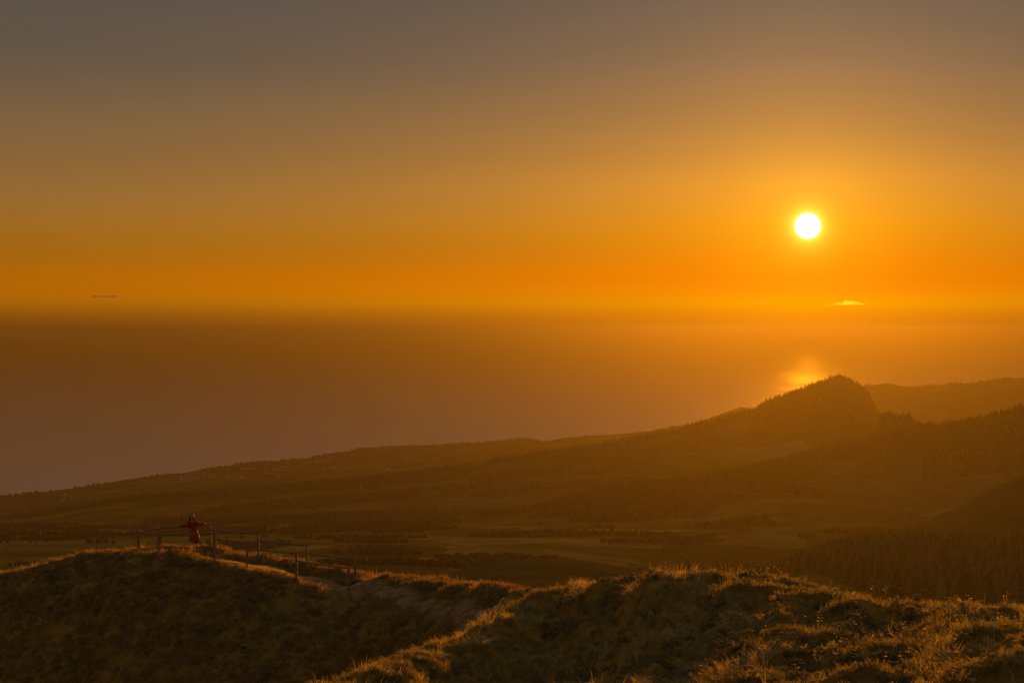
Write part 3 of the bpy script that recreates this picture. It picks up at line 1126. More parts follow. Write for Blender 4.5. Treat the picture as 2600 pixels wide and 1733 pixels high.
def build_person():
    base = P(457, 1254, 97.6)
    gz = float(near_h([base[0]], [base[1]])[0])
    root = empty('person', (base[0], base[1], gz + 0.02))
    tag(root, 'person in a long red wrap dress leaning back on the railing, arms spread', 'person')
    k = 97.6 / F                       # metres per picture pixel here
    zoff = P(457, 1254, 97.6)[2] - gz - 0.02
    px = lambda u, y, dy=0.0: ((u - 457) * k, dy, (1254 - y) * k + zoff)
    skin = plain_mat('skin', (0.42, 0.25, 0.17), 0.55, 0.06, 20, spec=0.4)
    dress = plain_mat('red_dress_cloth', (0.30, 0.030, 0.006), 0.75, 0.2, 9, 0.15)
    hairm = plain_mat('brown_hair', (0.10, 0.055, 0.03), 0.5, 0.4, 40, 0.2)
    shoe = plain_mat('dark_lip_and_eye', (0.06, 0.02, 0.02), 0.5, 0.1)
    # body: pelvis, spine, head, arms along the rail with hands, legs crossed to one side
    rail_l = px(404, 1210.5, 0.78)
    rail_r = px(473, 1204.5, 1.0)
    J = {}
    B = []

    def chain(names):
        for a, b in zip(names[:-1], names[1:]):
            B.append((a, b))
    J['pelvis'] = (px(445, 1222, 0.16), (0.14, 0.11))
    J['waist'] = (px(444, 1213, 0.20), (0.12, 0.09))
    J['chest'] = (px(441.5, 1203, 0.22), (0.135, 0.10))
    J['collar'] = (px(440, 1199, 0.22), (0.09, 0.07))
    J['neck'] = (px(439.6, 1194.8, 0.20), 0.036)
    J['skull_low'] = (px(439.4, 1190.8, 0.165), (0.055, 0.065))
    J['skull_mid'] = (px(439.4, 1186.5, 0.17), (0.088, 0.098))
    J['skull_top'] = (px(439.0, 1182.8, 0.19), (0.062, 0.075))
    chain(['pelvis', 'waist', 'chest', 'collar', 'neck', 'skull_low', 'skull_mid', 'skull_top'])
    J['nose'] = (tuple(np.array(J['skull_mid'][0]) + np.array([0.02, -0.105, -0.018])), 0.012)
    B.append(('skull_mid', 'nose'))
    for s, sh, el, wr, hand in (('l', px(431, 1202.4, 0.24), px(419.5, 1209.4, 0.5), px(409.3, 1211.3, 0.70), rail_l),
                                ('r', px(449.3, 1201.6, 0.24), px(458.5, 1206.4, 0.6), px(468.2, 1206.4, 0.90), rail_r)):
        sg = -1 if s == 'l' else 1
        J['shoulder_' + s] = (sh, 0.044)
        J['elbow_' + s] = (el, 0.032)
        J['wrist_' + s] = (wr, 0.026)
        wv, hv = Vector(wr), Vector(hand)
        palm = wv.lerp(hv, 0.55) + Vector((0, 0, 0.012))
        J['palm_' + s] = (tuple(palm), (0.036, 0.018))
        chain(['collar', 'shoulder_' + s, 'elbow_' + s, 'wrist_' + s, 'palm_' + s])
        along = (hv - wv).normalized()
        side = along.cross(Vector((0, 0, 1))).normalized()
        for f, (off_, ln) in enumerate(((-0.030, 0.078), (-0.010, 0.088), (0.010, 0.083), (0.030, 0.066))):
            a = palm + side * off_ + along * 0.035
            b = a + along * ln * 0.45 + Vector((0, 0, 0.008))
            c = b + along * ln * 0.35 - Vector((0, 0, 0.028))
            for nm, q, r in (('a', a, 0.0095), ('b', b, 0.0088), ('c', c, 0.0075)):
                J['finger_%s%d%s' % (s, f, nm)] = (tuple(q), r)
            chain(['palm_' + s] + ['finger_%s%d%s' % (s, f, nm) for nm in 'abc'])
        ta = palm - along * 0.012 + side * 0.040 * -sg
        tb = ta + along * 0.035 + side * 0.018 * -sg - Vector((0, 0, 0.03))
        J['thumb_a' + s] = (tuple(ta), 0.011)
        J['thumb_b' + s] = (tuple(tb), 0.009)
        chain(['palm_' + s, 'thumb_a' + s, 'thumb_b' + s])
    for s, hip, kn, an, heel, toe in (('l', px(441.5, 1226, 0.14), px(446.5, 1240, 0.02), px(453.0, 1251, 0.05), px(453.5, 1253.2, 0.05), px(455.5, 1254.2, -0.14)),
                                      ('r', px(449, 1226, 0.14), px(455.2, 1240, 0.06), px(457.5, 1251.3, -0.04), px(457.5, 1253.4, -0.02), px(461.5, 1254.3, -0.19))):
        J['hip_' + s] = (hip, 0.088)
        J['knee_' + s] = (kn, 0.056)
        J['calf_' + s] = (tuple(np.array(kn) * 0.62 + np.array(an) * 0.38), 0.052)
        J['ankle_' + s] = (an, 0.033)
        J['heel_' + s] = (heel, 0.03)
        J['toe_' + s] = (toe, (0.034, 0.018))
        chain(['pelvis', 'hip_' + s, 'knee_' + s, 'calf_' + s, 'ankle_' + s, 'heel_' + s, 'toe_' + s])
    me = skin_mesh(J, B, 'pelvis', 2)
    me.name = 'body'
    me.polygons.foreach_set('use_smooth', [True] * len(me.polygons))
    me.materials.append(skin)
    me.materials.append(shoe)
    # eyes and mouth: faces of the same surface nearest to those spots
    hc = np.array(J['skull_mid'][0])
    spots = [hc + [-0.022, -0.085, 0.004], hc + [0.048, -0.08, 0.004], hc + [0.016, -0.088, -0.055]]
    for p in me.polygons:
        c = np.array(p.center)
        if any(np.linalg.norm(c - q) < 0.016 for q in spots):
            p.material_index = 1
    body = link('body', me, None, root)

    # dress: bodice and skirt in one loft, sleeves as wide flat lofts
    def ell_ring(cx, cy, cz, rx, ry, n=28, fold=0.0, ph=0.0, tilt=0.0):
        out = []
        for i in range(n):
            t = 2 * math.pi * i / n
            f = 1 + fold * math.sin(7 * t + ph) + 0.5 * fold * math.sin(11 * t + 2 * ph)
            x = rx * f * math.cos(t)
            out.append((cx + x, cy + ry * f * math.sin(t), cz + tilt * x))
        return out
    rows = []
    for u0, u1, y, dy, ry, fold in ((432.5, 447.0, 1195.2, 0.22, 0.10, 0), (430, 450, 1198.6, 0.22, 0.13, 0.01), (433, 449.5, 1204, 0.22, 0.135, 0.02),
                                    (435.5, 449.5, 1209, 0.20, 0.12, 0.02), (437, 450.3, 1213.5, 0.19, 0.115, 0.02), (436.2, 452.3, 1219, 0.17, 0.14, 0.03),
                                    (435.6, 454.5, 1225, 0.14, 0.16, 0.04), (435.5, 456.8, 1231, 0.11, 0.17, 0.06), (435.4, 457.8, 1237, 0.09, 0.18, 0.075), (435.4, 458.6, 1242, 0.07, 0.19, 0.09)):
        c = px((u0 + u1) / 2, y, dy)
        rows.append(ell_ring(c[0], c[1], c[2], (u1 - u0) / 2 * k, ry, 28, fold, y * 0.05))
    # hem: longer towards the trailing leg, open slit in front of the other
    c = px(447.2, 1245.6, 0.05)
    rows.append(ell_ring(c[0], c[1], c[2], 11.8 * k, 0.19, 28, 0.10, 2.0, -0.30))
    V, Fc = loft(rows, True, False, False)
    n = 28
    # neckline: pull the front of the first ring down to a V
    V = [list(v) for v in V]
    for i in range(n):
        t = 2 * math.pi * i / n
        fr = max(0.0, -math.sin(t))
        V[i][2] -= 0.17 * fr ** 4
        V[i][1] += 0.02 * fr ** 4
    # slit: leave out the quads over the forward leg near the hem
    keep = []
    for fi, f in enumerate(Fc):
        row, kk = divmod(fi, n)
        if row >= 8 and kk in (23, 24):
            continue
        if row >= 7 and kk == 24:
            continue
        keep.append(f)
    dm = pymesh('dress', V, keep)
    dm.materials.append(dress)
    d_o = link('dress', dm, None, root)
    so = d_o.modifiers.new('cloth', 'SOLIDIFY')
    so.thickness = 0.008
    so.offset = 1
    # sleeves
    for pts in ([((434.5, 1195.6), (436.5, 1213.5), 0.22, 0.115), ((427, 1200.6), (430, 1213.6), 0.34, 0.10), ((419.5, 1205.4), (422.5, 1213.2), 0.50, 0.085), ((411.8, 1208.8), (414.3, 1213.6), 0.64, 0.06), ((408.3, 1210.0), (411.2, 1216.8), 0.70, 0.05)],
                [((445.5, 1194.6), (449.6, 1209.5), 0.22, 0.115), ((452, 1198.4), (454.5, 1209.2), 0.36, 0.095), ((457.5, 1202.2), (459.5, 1209.4), 0.58, 0.075), ((463, 1204.0), (465, 1209.0), 0.76, 0.055), ((466.5, 1205.2), (468, 1208.6), 0.86, 0.045)]):
        rings = []
        for (ua, ya), (ub, yb), dy, dep in pts:
            a, b = np.array(px(ua, ya, dy)), np.array(px(ub, yb, dy))
            c, ax = (a + b) / 2, (b - a) / 2
            rings.append([tuple(c + ax * math.cos(t) * (1 + 0.04 * math.sin(5 * t)) + np.array([0, dep, 0]) * math.sin(t)) for t in np.linspace(0, 2 * math.pi, 16, endpoint=False)])
        V, Fc = loft(rings, True, False, False)
        sm = pymesh('sleeve', V, Fc)
        s_o = link('sleeve', sm, dress, d_o)
        so = s_o.modifiers.new('cloth', 'SOLIDIFY')
        so.thickness = 0.008
        so.offset = 0
    # sash with a knot and hanging end
    rings = []
    for y in (1211.3, 1212.6, 1213.9):
        c = px(443.6, y, 0.195)
        rings.append(ell_ring(c[0], c[1], c[2], 7.1 * k, 0.128, 24))
    V, Fc = loft(rings, True, False, False)
    kx = px(449.6, 1212.6, 0.08)
    V2, F2 = tube_np([kx, (kx[0] + 0.03, kx[1] - 0.03, kx[2] - 0.05), (kx[0] + 0.05, kx[1] - 0.03, kx[2] - 0.22), (kx[0] + 0.07, kx[1] - 0.03, kx[2] - 0.36)], [0.032, 0.03, 0.026, 0.03], 6)
    off_ = len(V)
    sash = pymesh('sash', list(V) + V2, list(Fc) + [tuple(i + off_ for i in f) for f in F2])
    link('sash', sash, dress, d_o)
    # hair: cap and long strands falling behind one shoulder
    hv, hf = [], []
    hc = Vector(J['skull_mid'][0])
    rnd = random.Random(3)
    cap_r = []
    for i in range(9):
        ph = i / 8 * math.radians(118)
        ring = []
        for j in range(18):
            th = 2 * math.pi * j / 18
            front = max(0.0, -math.sin(th))
            p2 = ph * (1 - 0.42 * front ** 2)
            r = 1 + 0.05 * math.sin(9 * th)
            ring.append((hc.x + 0.098 * r * math.sin(p2) * math.cos(th), hc.y + 0.02 + 0.112 * r * math.sin(p2) * math.sin(th), hc.z + 0.015 + 0.115 * math.cos(p2)))
        cap_r.append(ring)
    cap_r[0] = [(hc.x + 0.004 * math.cos(2 * math.pi * j / 18), hc.y + 0.02 + 0.004 * math.sin(2 * math.pi * j / 18), hc.z + 0.13) for j in range(18)]
    hv, hf = loft(cap_r, True, True, False)
    hv, hf = list(hv), list(hf)
    for q in range(46):
        th = rnd.uniform(-0.15, math.pi + 0.9)
        x0 = hc.x + 0.085 * math.cos(th) * rnd.uniform(0.7, 1.05)
        y0 = hc.y + 0.02 + 0.095 * math.sin(th)
        z0 = hc.z + rnd.uniform(-0.02, 0.05)
        sx = -0.07 if x0 < hc.x + 0.02 else 0.01
        ln = rnd.uniform(0.22, 0.36)
        pts = [(x0, y0, z0), (x0 + sx * 0.4, y0 + 0.01, z0 - ln * 0.35), (x0 + sx + rnd.uniform(-.01, .01), y0 + 0.005, z0 - ln * 0.7), (x0 + sx * 1.1 + rnd.uniform(-.02, .02), y0, z0 - ln)]
        V, Fc = tube_np(pts, [0.016, 0.018, 0.014, 0.003], 5)
        o_ = len(hv)
        hv += V
        hf += [tuple(i + o_ for i in f) for f in Fc]
    link('hair', pymesh('hair', hv, hf), hairm, root)
    return root


person = build_person()


# ------------------------------------------------------------------ grass and herbs on the near hill (uncountable: stuff)
def blade_tuft(seed, n, hmin, hmax, width, spread, droop, wide=1.0):
    r = np.random.default_rng(seed)
    V, Fc = [], []
    for _ in range(n):
        a = r.uniform(0, 2 * math.pi)
        rad = spread * math.sqrt(r.uniform(0, 1))
        bx, by = rad * math.cos(a), rad * math.sin(a)
        h = r.uniform(hmin, hmax)
        la = a + r.normal(0, 0.9)
        dr = droop * h * r.uniform(0.3, 1.2)
        wa = r.uniform(0, math.pi)
        wx, wy = math.cos(wa) * width / 2, math.sin(wa) * width / 2
        o = len(V)
        for t, w in ((0.0, 0.8), (0.4, 1.0 * wide), (0.75, 0.75 * wide), (1.0, 0.12)):
            cx = bx + math.cos(la) * dr * t * t
            cy = by + math.sin(la) * dr * t * t
            cz = h * (t - 0.25 * droop * t * t) - 0.04
            V.append((cx - wx * w, cy - wy * w, cz))
            V.append((cx + wx * w, cy + wy * w, cz))
        for s in range(3):
            b = o + 2 * s
            Fc.append((b, b + 1, b + 3, b + 2))
    return mesh_np('tuft', V, Fc, False)


def herb_tuft(seed, n, size, height):
    """low leafy herbs: many small leaves at all angles in a cushion"""
    r = np.random.default_rng(seed)
    V, Fc = [], []
    for _ in range(n):
        d = r.normal(0, 1, 3)
        d /= np.linalg.norm(d)
        c = np.array([d[0] * size, d[1] * size, abs(d[2]) * height]) * r.uniform(0.55, 1.05)
        e1 = r.normal(0, 1, 3)
        e1 /= np.linalg.norm(e1)
        e2 = np.cross(e1, r.normal(0, 1, 3))
        e2 /= np.linalg.norm(e2)
        l, w = r.uniform(0.03, 0.06), r.uniform(0.012, 0.024)
        o = len(V)
        V += [tuple(c - e1 * l), tuple(c + e2 * w), tuple(c + e1 * l), tuple(c - e2 * w)]
        Fc.append((o, o + 1, o + 2, o + 3))
    return mesh_np('herb', V, Fc, False)


def scatter(name, pts, rotz, scl, src_mesh, src_mat, label, cat, tilt=None, kind='stuff', group=None):
    """one stuff object whose points each carry a copy of a small source mesh"""
    src = bpy.data.objects.new(name + '_source', src_mesh)
    if not src_mesh.materials:
        src_mesh.materials.append(src_mat)
    me = bpy.data.meshes.new(name)
    n = len(pts)
    me.vertices.add(n)
    me.vertices.foreach_set('co', np.asarray(pts, np.float32).ravel())
    rot = np.zeros((n, 3), np.float32)
    rot[:, 2] = rotz
    if tilt is not None:
        rot[:, :2] = tilt
    a = me.attributes.new('rot', 'FLOAT_VECTOR', 'POINT')
    a.data.foreach_set('vector', rot.ravel())
    a = me.attributes.new('scl', 'FLOAT_VECTOR', 'POINT')
    scl = np.asarray(scl, np.float32)
    if scl.ndim == 1:
        scl = np.repeat(scl[:, None], 3, 1)
    a.data.foreach_set('vector', scl.ravel())
    o = link(name, me)
    ng = bpy.data.node_groups.new(name + '_nodes', 'GeometryNodeTree')
    ng.interface.new_socket('Geometry', in_out='INPUT', socket_type='NodeSocketGeometry')
    ng.interface.new_socket('Geometry', in_out='OUTPUT', socket_type='NodeSocketGeometry')
    N, L = ng.nodes, ng.links
    gi_ = N.new('NodeGroupInput')
    go = N.new('NodeGroupOutput')
    inst = N.new('GeometryNodeInstanceOnPoints')
    oi = N.new('GeometryNodeObjectInfo')
    oi.inputs['Object'].default_value = src
    oi.inputs['As Instance'].default_value = True
    ar = N.new('GeometryNodeInputNamedAttribute')
    ar.data_type = 'FLOAT_VECTOR'
    ar.inputs['Name'].default_value = 'rot'
    e2r = N.new('FunctionNodeEulerToRotation')
    asc = N.new('GeometryNodeInputNamedAttribute')
    asc.data_type = 'FLOAT_VECTOR'
    asc.inputs['Name'].default_value = 'scl'
    L.new(gi_.outputs[0], inst.inputs['Points'])
    L.new(oi.outputs['Geometry'], inst.inputs['Instance'])
    L.new(ar.outputs[0], e2r.inputs[0])
    L.new(e2r.outputs[0], inst.inputs['Rotation'])
    L.new(asc.outputs[0], inst.inputs['Scale'])
    L.new(inst.outputs[0], go.inputs[0])
    md = o.modifiers.new('scatter', 'NODES')
    md.node_group = ng
    tag(o, label, cat, group, kind)
    return o


def near_points(n, boxes, keep=None, seed=1):
    r = np.random.default_rng(seed)
    xs, ys = [], []
    tot = sum((b[1] - b[0]) * (b[3] - b[2]) * b[4] for b in boxes)
    for x0, x1, y0, y1, w in boxes:
        k = int(n * (x1 - x0) * (y1 - y0) * w / tot)
        xs.append(r.uniform(x0, x1, k))
        ys.append(r.uniform(y0, y1, k))
    x, y = np.concatenate(xs), np.concatenate(ys)
    # only where the place in view can show it (a margin for a step to the side)
    ok = (np.abs(x) < y * 0.30 + 7)
    x, y = x[ok], y[ok]
    z = near_h(x, y)
    yp = HZ - (z - EYE) / y * F
    ok = (yp < 1660) & (yp > 1240)
    # drop the hidden back slopes well behind the crests
    gz_ = (near_h(x, y + 0.6) - near_h(x, y - 0.6)) / 1.2
    ok &= gz_ > -0.40
    x, y, z = x[ok], y[ok], z[ok]
    sel_ = (x > -22) & (x < 6) & (y > 60) & (y < 104)
    pdv = np.full(len(x), 9.0)
    if sel_.any():
        pdv[sel_] = path_dist(x[sel_], y[sel_])
    ok = pdv > r.uniform(-0.35, 0.12, len(x))
    if keep is not None:
        ok &= keep(x, y, r)
    return np.stack([x[ok], y[ok], z[ok]], -1)


RIGHT = (-14, 25, 26, 74, 1.0)
LEFT = (-34, 4, 72, 104, 0.8)
green = leaf_mat('green_blades', [(0.17, 0.15, 0.03), (0.25, 0.205, 0.042), (0.34, 0.26, 0.055)], 0.5)
dry = leaf_mat('dry_blades', [(0.42, 0.31, 0.08), (0.53, 0.39, 0.11), (0.66, 0.50, 0.16)], 0.5)
moss = leaf_mat('moss_leaves', [(0.10, 0.088, 0.016), (0.16, 0.13, 0.024), (0.24, 0.18, 0.034)], 0.45)
brown_grass = leaf_mat('brown_blades', [(0.22, 0.145, 0.03), (0.30, 0.20, 0.045), (0.38, 0.26, 0.06)], 0.5)
herbm = leaf_mat('herb_leaves', [(0.17, 0.11, 0.02), (0.25, 0.155, 0.028), (0.33, 0.20, 0.04)], 0.4)


def not_tussock(base):
    t = np.array(TUSS)

    def f(x, y, r):
        q = (((x[:, None] - t[None, :, 0]) / (t[None, :, 2] * 1.2)) ** 2 + ((y[:, None] - t[None, :, 1]) / t[None, :, 2]) ** 2).min(1)
        return base(x, y, r) & (q > r.uniform(0.5, 1.2, len(x)))
    return f


def patchy(scale, thr, seed, soft=0.25):
    def f(x, y, r):
        return fbm(x / scale, y / scale, 3, seed) + r.normal(0, soft, len(x)) > thr
    return f


def put(name, n, boxes, mesh, mat, label, cat, smin, smax, keep=None, seed=1, tilt=0.25):
    p = near_points(n, boxes, keep, seed)
    r = np.random.default_rng(seed + 100)
    k = len(p)
    s = r.uniform(smin, smax, k)
    scatter(name, p, r.uniform(0, 6.283, k), s, mesh, mat, label, cat, tilt=r.normal(0, tilt, (k, 2)))


put('hill_grass', 22000, [LEFT], blade_tuft(9, 46, 0.10, 0.26, 0.012, 0.17, 0.7), brown_grass,
    'short brownish grass on the shaded face and crest of the left hill', 'grass', 0.6, 1.4, patchy(1.5, -0.4, 67, 0.35), 12)
put('short_grass', 34000, [RIGHT], blade_tuft(1, 50, 0.06, 0.20, 0.011, 0.17, 0.75), green,
    'short green grass covering the hummocks of the near right slope', 'grass', 0.6, 1.4, patchy(1.5, -0.4, 66, 0.35), 2)
put('tall_grass', 19500, [RIGHT, LEFT], blade_tuft(2, 36, 0.16, 0.38, 0.009, 0.15, 0.9), dry,
    'taller dry golden grass in loose tufts along the crest', 'grass', 0.55, 1.15, not_tussock(patchy(2.6, 0.0, 71, 0.2)), 3)
put('low_herbs', 11000, [LEFT], herb_tuft(3, 46, 0.20, 0.16), herbm,
    'low leafy herbs and moss cushions on the shaded left hill', 'herbs', 0.6, 1.5, patchy(1.9, -0.05, 81), 4, 0.3)
put('moss_cushions', 7000, [RIGHT], herb_tuft(6, 60, 0.20, 0.12), moss,
    'olive moss cushions and low herbs between the grass of the right slope', 'herbs', 0.5, 1.4, patchy(1.9, 0.05, 82), 14, 0.3)
put('seed_stalks', 4200, [RIGHT, (-34, 4, 76, 104, 0.5)], blade_tuft(5, 5, 0.38, 0.62, 0.009, 0.10, 0.35), dry,
    'thin seed stalks standing above the grass', 'grass', 0.6, 1.1, not_tussock(patchy(3.2, 0.1, 91)), 6, 0.12)


def rosette(seed, n, l, w):
    r = np.random.default_rng(seed)
    V, Fc = [], []
    for k in range(n):
        a = r.uniform(0, 6.283)
        el = r.uniform(0.15, 1.1)
        ln, wd = l * r.uniform(0.6, 1.2), w * r.uniform(0.7, 1.2)
        dx, dy = math.cos(a), math.sin(a)
        z0 = r.uniform(0, 0.10)
        o = len(V)
        for t, ww in ((0.1, 0.15), (0.4, 0.9), (0.7, 1.0), (1.0, 0.1)):
            zz = z0 + ln * math.sin(el) * t - 0.35 * ln * t * t * math.cos(el)
            cx, cy = dx * ln * t * math.cos(el), dy * ln * t * math.cos(el)
            V += [(cx - dy * wd * ww, cy + dx * wd * ww, zz), (cx + dy * wd * ww, cy - dx * wd * ww, zz + 0.01)]
        for q in range(3):
            b = o + 2 * q
            Fc.append((b, b + 1, b + 3, b + 2))
    return mesh_np('rosette', V, Fc, True)


put('broadleaf_weeds', 5200, [RIGHT, LEFT], rosette(8, 16, 0.17, 0.034), green,
    'broad-leaved weeds in patches among the grass', 'weeds', 0.6, 1.5, patchy(1.6, 0.15, 101), 7, 0.2)
put('heath_shrubs', 1700, [RIGHT, LEFT], herb_tuft(13, 130, 0.26, 0.34), moss,
    'small dark heath shrubs on the hummocks', 'shrubs', 0.5, 1.25, patchy(2.4, 0.25, 111), 8, 0.15)


# ------------------------------------------------------------------ umbel plants, each a plant of its own
stem_m = leaf_mat('umbel_stem', [(0.12, 0.13, 0.05), (0.18, 0.15, 0.07)], 0.3)
flower_m = leaf_mat('umbel_flowers', [(0.58, 0.43, 0.20), (0.70, 0.54, 0.28)], 0.5)


def umbel_meshes(seed, heads, height):
    r = random.Random(seed)
    SV, SF = [], []
    HV, HF = [], []
    lv = []

    def tube(pts, rad, sides=5):
        V, Fc = tube_np(pts, rad, sides)
        o = len(SV)
        SV.extend(V)
        SF.extend(tuple(i + o for i in f) for f in Fc)
    top = (r.uniform(-.05, .05), r.uniform(-.05, .05), height * 0.62)
    tube([(0, 0, -0.06), (top[0] * 0.4, top[1] * 0.4, height * 0.3), top], [0.012, 0.010, 0.007])
    flowers = []
    for h in range(heads):
        a = 2 * math.pi * h / max(1, heads) + r.uniform(-.4, .4)
        start = (top[0] * 0.8, top[1] * 0.8, height * r.uniform(0.34, 0.6)) if h else top
        reach = 0 if h == 0 else r.uniform(0.09, 0.2)
        hh = height * r.uniform(0.8, 1.0)
        hp = Vector((top[0] + math.cos(a) * reach, top[1] + math.sin(a) * reach, hh))
        m_ = Vector(start).lerp(hp, 0.5) + Vector((math.cos(a) * 0.02, math.sin(a) * 0.02, -0.02))
        tube([start, tuple(m_), tuple(hp - Vector((0, 0, 0.05)))], [0.006, 0.005, 0.004])
        V, Fc = [], []
        rad = r.uniform(0.04, 0.066)
        for q in range(11):                       # spokes carrying small flat flower clusters
            b = q * 2.399963
            rr = rad * math.sqrt((q + 0.5) / 11)
            c = hp + Vector((rr * math.cos(b), rr * math.sin(b), 0.02 - 0.035 * (rr / rad) ** 2 + r.uniform(-.006, .006)))
            tube([tuple(hp - Vector((0, 0, 0.05))), tuple(c)], [0.0025, 0.002], 3)
            o = len(V)
            V.append(tuple(c + Vector((0, 0, 0.006))))
            for s in range(6):
                t = s * math.pi / 3
                w = 0.0125 * r.uniform(0.7, 1.2)
                V.append(tuple(c + Vector((w * math.cos(t), w * math.sin(t), r.uniform(-.004, .004)))))
            V.append(tuple(c - Vector((0, 0, 0.008))))
            for s in range(6):
                Fc.append((o, o + 1 + s, o + 1 + (s + 1) % 6))
                Fc.append((o + 7, o + 1 + (s + 1) % 6, o + 1 + s))
        flowers.append(pymesh('flower_head', V, Fc, False))
    # a few divided leaves low on the stem
    LV, LF = [], []
    for q in range(4):
        a = r.uniform(0, 6.28)
        z0 = height * r.uniform(0.05, 0.4)
        for s in range(6):
            t = 0.05 + 0.025 * s
            c = Vector((math.cos(a) * t, math.sin(a) * t, z0 + 0.03 * s - 0.004 * s * s))
            n_ = Vector((-math.sin(a), math.cos(a), 0.2)) * (0.035 - 0.004 * s)
            l_ = Vector((math.cos(a), math.sin(a), 0.1)) * 0.018
            for sg in (-1, 1):
                o = len(LV)
                LV += [tuple(c), tuple(c + n_ * sg * 0.6 + l_), tuple(c + n_ * sg), tuple(c + n_ * sg * 0.6 - l_)]
                LF.append((o, o + 1, o + 2, o + 3))
    return pymesh('stem', SV, SF), flowers, pymesh('leaf_spray', LV, LF, False)


umbel_src = [umbel_meshes(11, 5, 0.62), umbel_meshes(23, 7, 0.75), umbel_meshes(31, 3, 0.5), umbel_meshes(47, 6, 0.55)]
for s_, fl, lf in umbel_src:
    s_.materials.append(stem_m)
    lf.materials.append(herbm)
    for f_ in fl:
        f_.materials.append(flower_m)


def umbel(x, y, v, scale, rz, label, group=None):
    z = float(near_h([x], [y])[0]) - 0.02
    r = empty('umbel_plant', (x, y, z), rz)
    r.scale = (scale,) * 3
    s_, fl, lf = umbel_src[v]
    link('stem', s_, None, r)
    link('leaf_spray', lf, None, r)['kind'] = 'stuff'
    for f_ in fl:
        link('flower_head', f_, None, r)
    tag(r, label, 'wildflower', group)
    return r


def hit_near(u, y, d0=28, d1=105):
    """first point where the line of sight through (u, y) meets the near hill"""
    d = np.arange(d0, d1, 0.1)
    x = (u - CX) / F * d
    z = EYE + (HZ - y) / F * d
    below = np.nonzero(near_h(x, d) > z)[0]
    if len(below) == 0:
        return None
    k = below[0]
    return x[k], d[k]


ru = random.Random(9)
UMB = [(1930, 1505, 1, 1.0, 'tall forked umbel plant with two big pale heads standing alone among the hummocks'),
       (1366, 1530, 2, 0.95, 'pale umbel plant low on the shaded slope near the bottom edge, upper of a pair'),
       (1348, 1548, 2, 0.85, 'pale umbel plant low on the shaded slope near the bottom edge, lower of a pair'),
       (1617, 1450, 0, 0.9, 'single umbel plant catching light at the edge of the dark hollow'),
       (1393, 1392, 2, 0.8, 'lone small umbel plant near the top of the shaded slope'),
       (1790, 1320, 0, 0.8, 'umbel plant standing against the dark plantation on the crest')]
for u, y, v, s, lab in UMB:
    h = hit_near(u, y)
    if h:
        umbel(h[0], h[1], v, s, ru.uniform(0, 6.28), lab)
for n_, (u0, u1), (y0, y1), lab, grp in ((9, (1555, 1640), (1318, 1352), 'pale umbel plant in the cluster on the dark hummock at the crest', 'umbels on the crest hummock'),
                                         (13, (1655, 1720), (1440, 1520), 'glowing umbel plant in the loose patch above the dark gully', 'umbels above the gully'),
                                         (8, (1180, 1240), (1343, 1362), 'umbel plant in the clump where the path bank meets the right crest', 'umbels at the saddle'),
                                         (40, (1650, 2340), (1330, 1560), 'small umbel plant scattered over the sunlit hummocky slope', 'umbels on the sunlit slope'),
                                         (9, (1440, 1600), (1470, 1566), 'umbel plant on the narrow spur beside the dark hollow', 'umbels on the spur'),
                                         (12, (180, 900), (1300, 1520), 'small pale umbel plant on the shaded face below the railing', 'umbels below the railing')):
    for _ in range(n_):
        h = hit_near(ru.uniform(u0, u1), ru.uniform(y0, y1))
        if h and path_dist([h[0]], [h[1]])[0] > 0.3:
            umbel(h[0], h[1], ru.randrange(4), ru.uniform(0.5, 0.85), ru.uniform(0, 6.28), lab, grp)


# tiny flower heads by the thousand between the big umbels
def floret(seed):
    r = np.random.default_rng(seed)
    V, Fc = [], []
    for _ in range(5):
        c = np.array([r.uniform(-.09, .09), r.uniform(-.09, .09), r.uniform(0.16, 0.34)])
        for q in range(4):
            o = len(V)
            e = r.normal(0, 1, (2, 3)) * 0.009
            V += [tuple(c + e[0]), tuple(c + e[1]), tuple(c - e[0]), tuple(c - e[1])]
            Fc.append((o, o + 1, o + 2, o + 3))
    return mesh_np('florets', V, Fc, False)


put('tiny_flowers', 1100, [(4, 20, 28, 62, 1.0), (-2, 4, 58, 76, 0.3)], floret(4), flower_m,
    'tiny pale flower heads sprinkled over the sunlit hummocky slope', 'flowers', 0.7, 1.2, patchy(2.2, 0.0, 121), 9, 0.1)


# ------------------------------------------------------------------ trees
def conifer_crown(seed, height, radius, layers_=9, pts=11):
    """drooping whorls of boughs, each whorl a ragged star, lumpy and rounded at the top"""
    r = random.Random(seed)
    V, Fc = [], []
    z0 = height * 0.12
    for l in range(layers_):
        t = l / (layers_ - 1)
        zc = z0 + (height - z0) * (t ** 0.92) * 0.93
        rad = radius * (1 - t) ** 0.72 * r.uniform(0.86, 1.1) + 0.16 * radius * (1 - t) + 0.05
        apex = min(height, zc + height * 0.17)
        o = len(V)
        V.append((r.uniform(-.05, .05) * radius, r.uniform(-.05, .05) * radius, apex))
        ph = r.uniform(0, 6.28)
        for p in range(pts * 2):
            a = ph + math.pi * p / pts
            q = rad * (r.uniform(0.85, 1.18) if p % 2 == 0 else r.uniform(0.5, 0.68))
            V.append((q * math.cos(a), q * math.sin(a), zc + (-0.03 if p % 2 == 0 else 0.02) * height + r.uniform(-.012, .012) * height))
        V.append((0, 0, zc + height * 0.03))
        k = pts * 2
        for p in range(k):
            Fc.append((o, o + 1 + p, o + 1 + (p + 1) % k))
            Fc.append((o + k + 1, o + 1 + (p + 1) % k, o + 1 + p))
    return pymesh('crown', V, Fc, False)


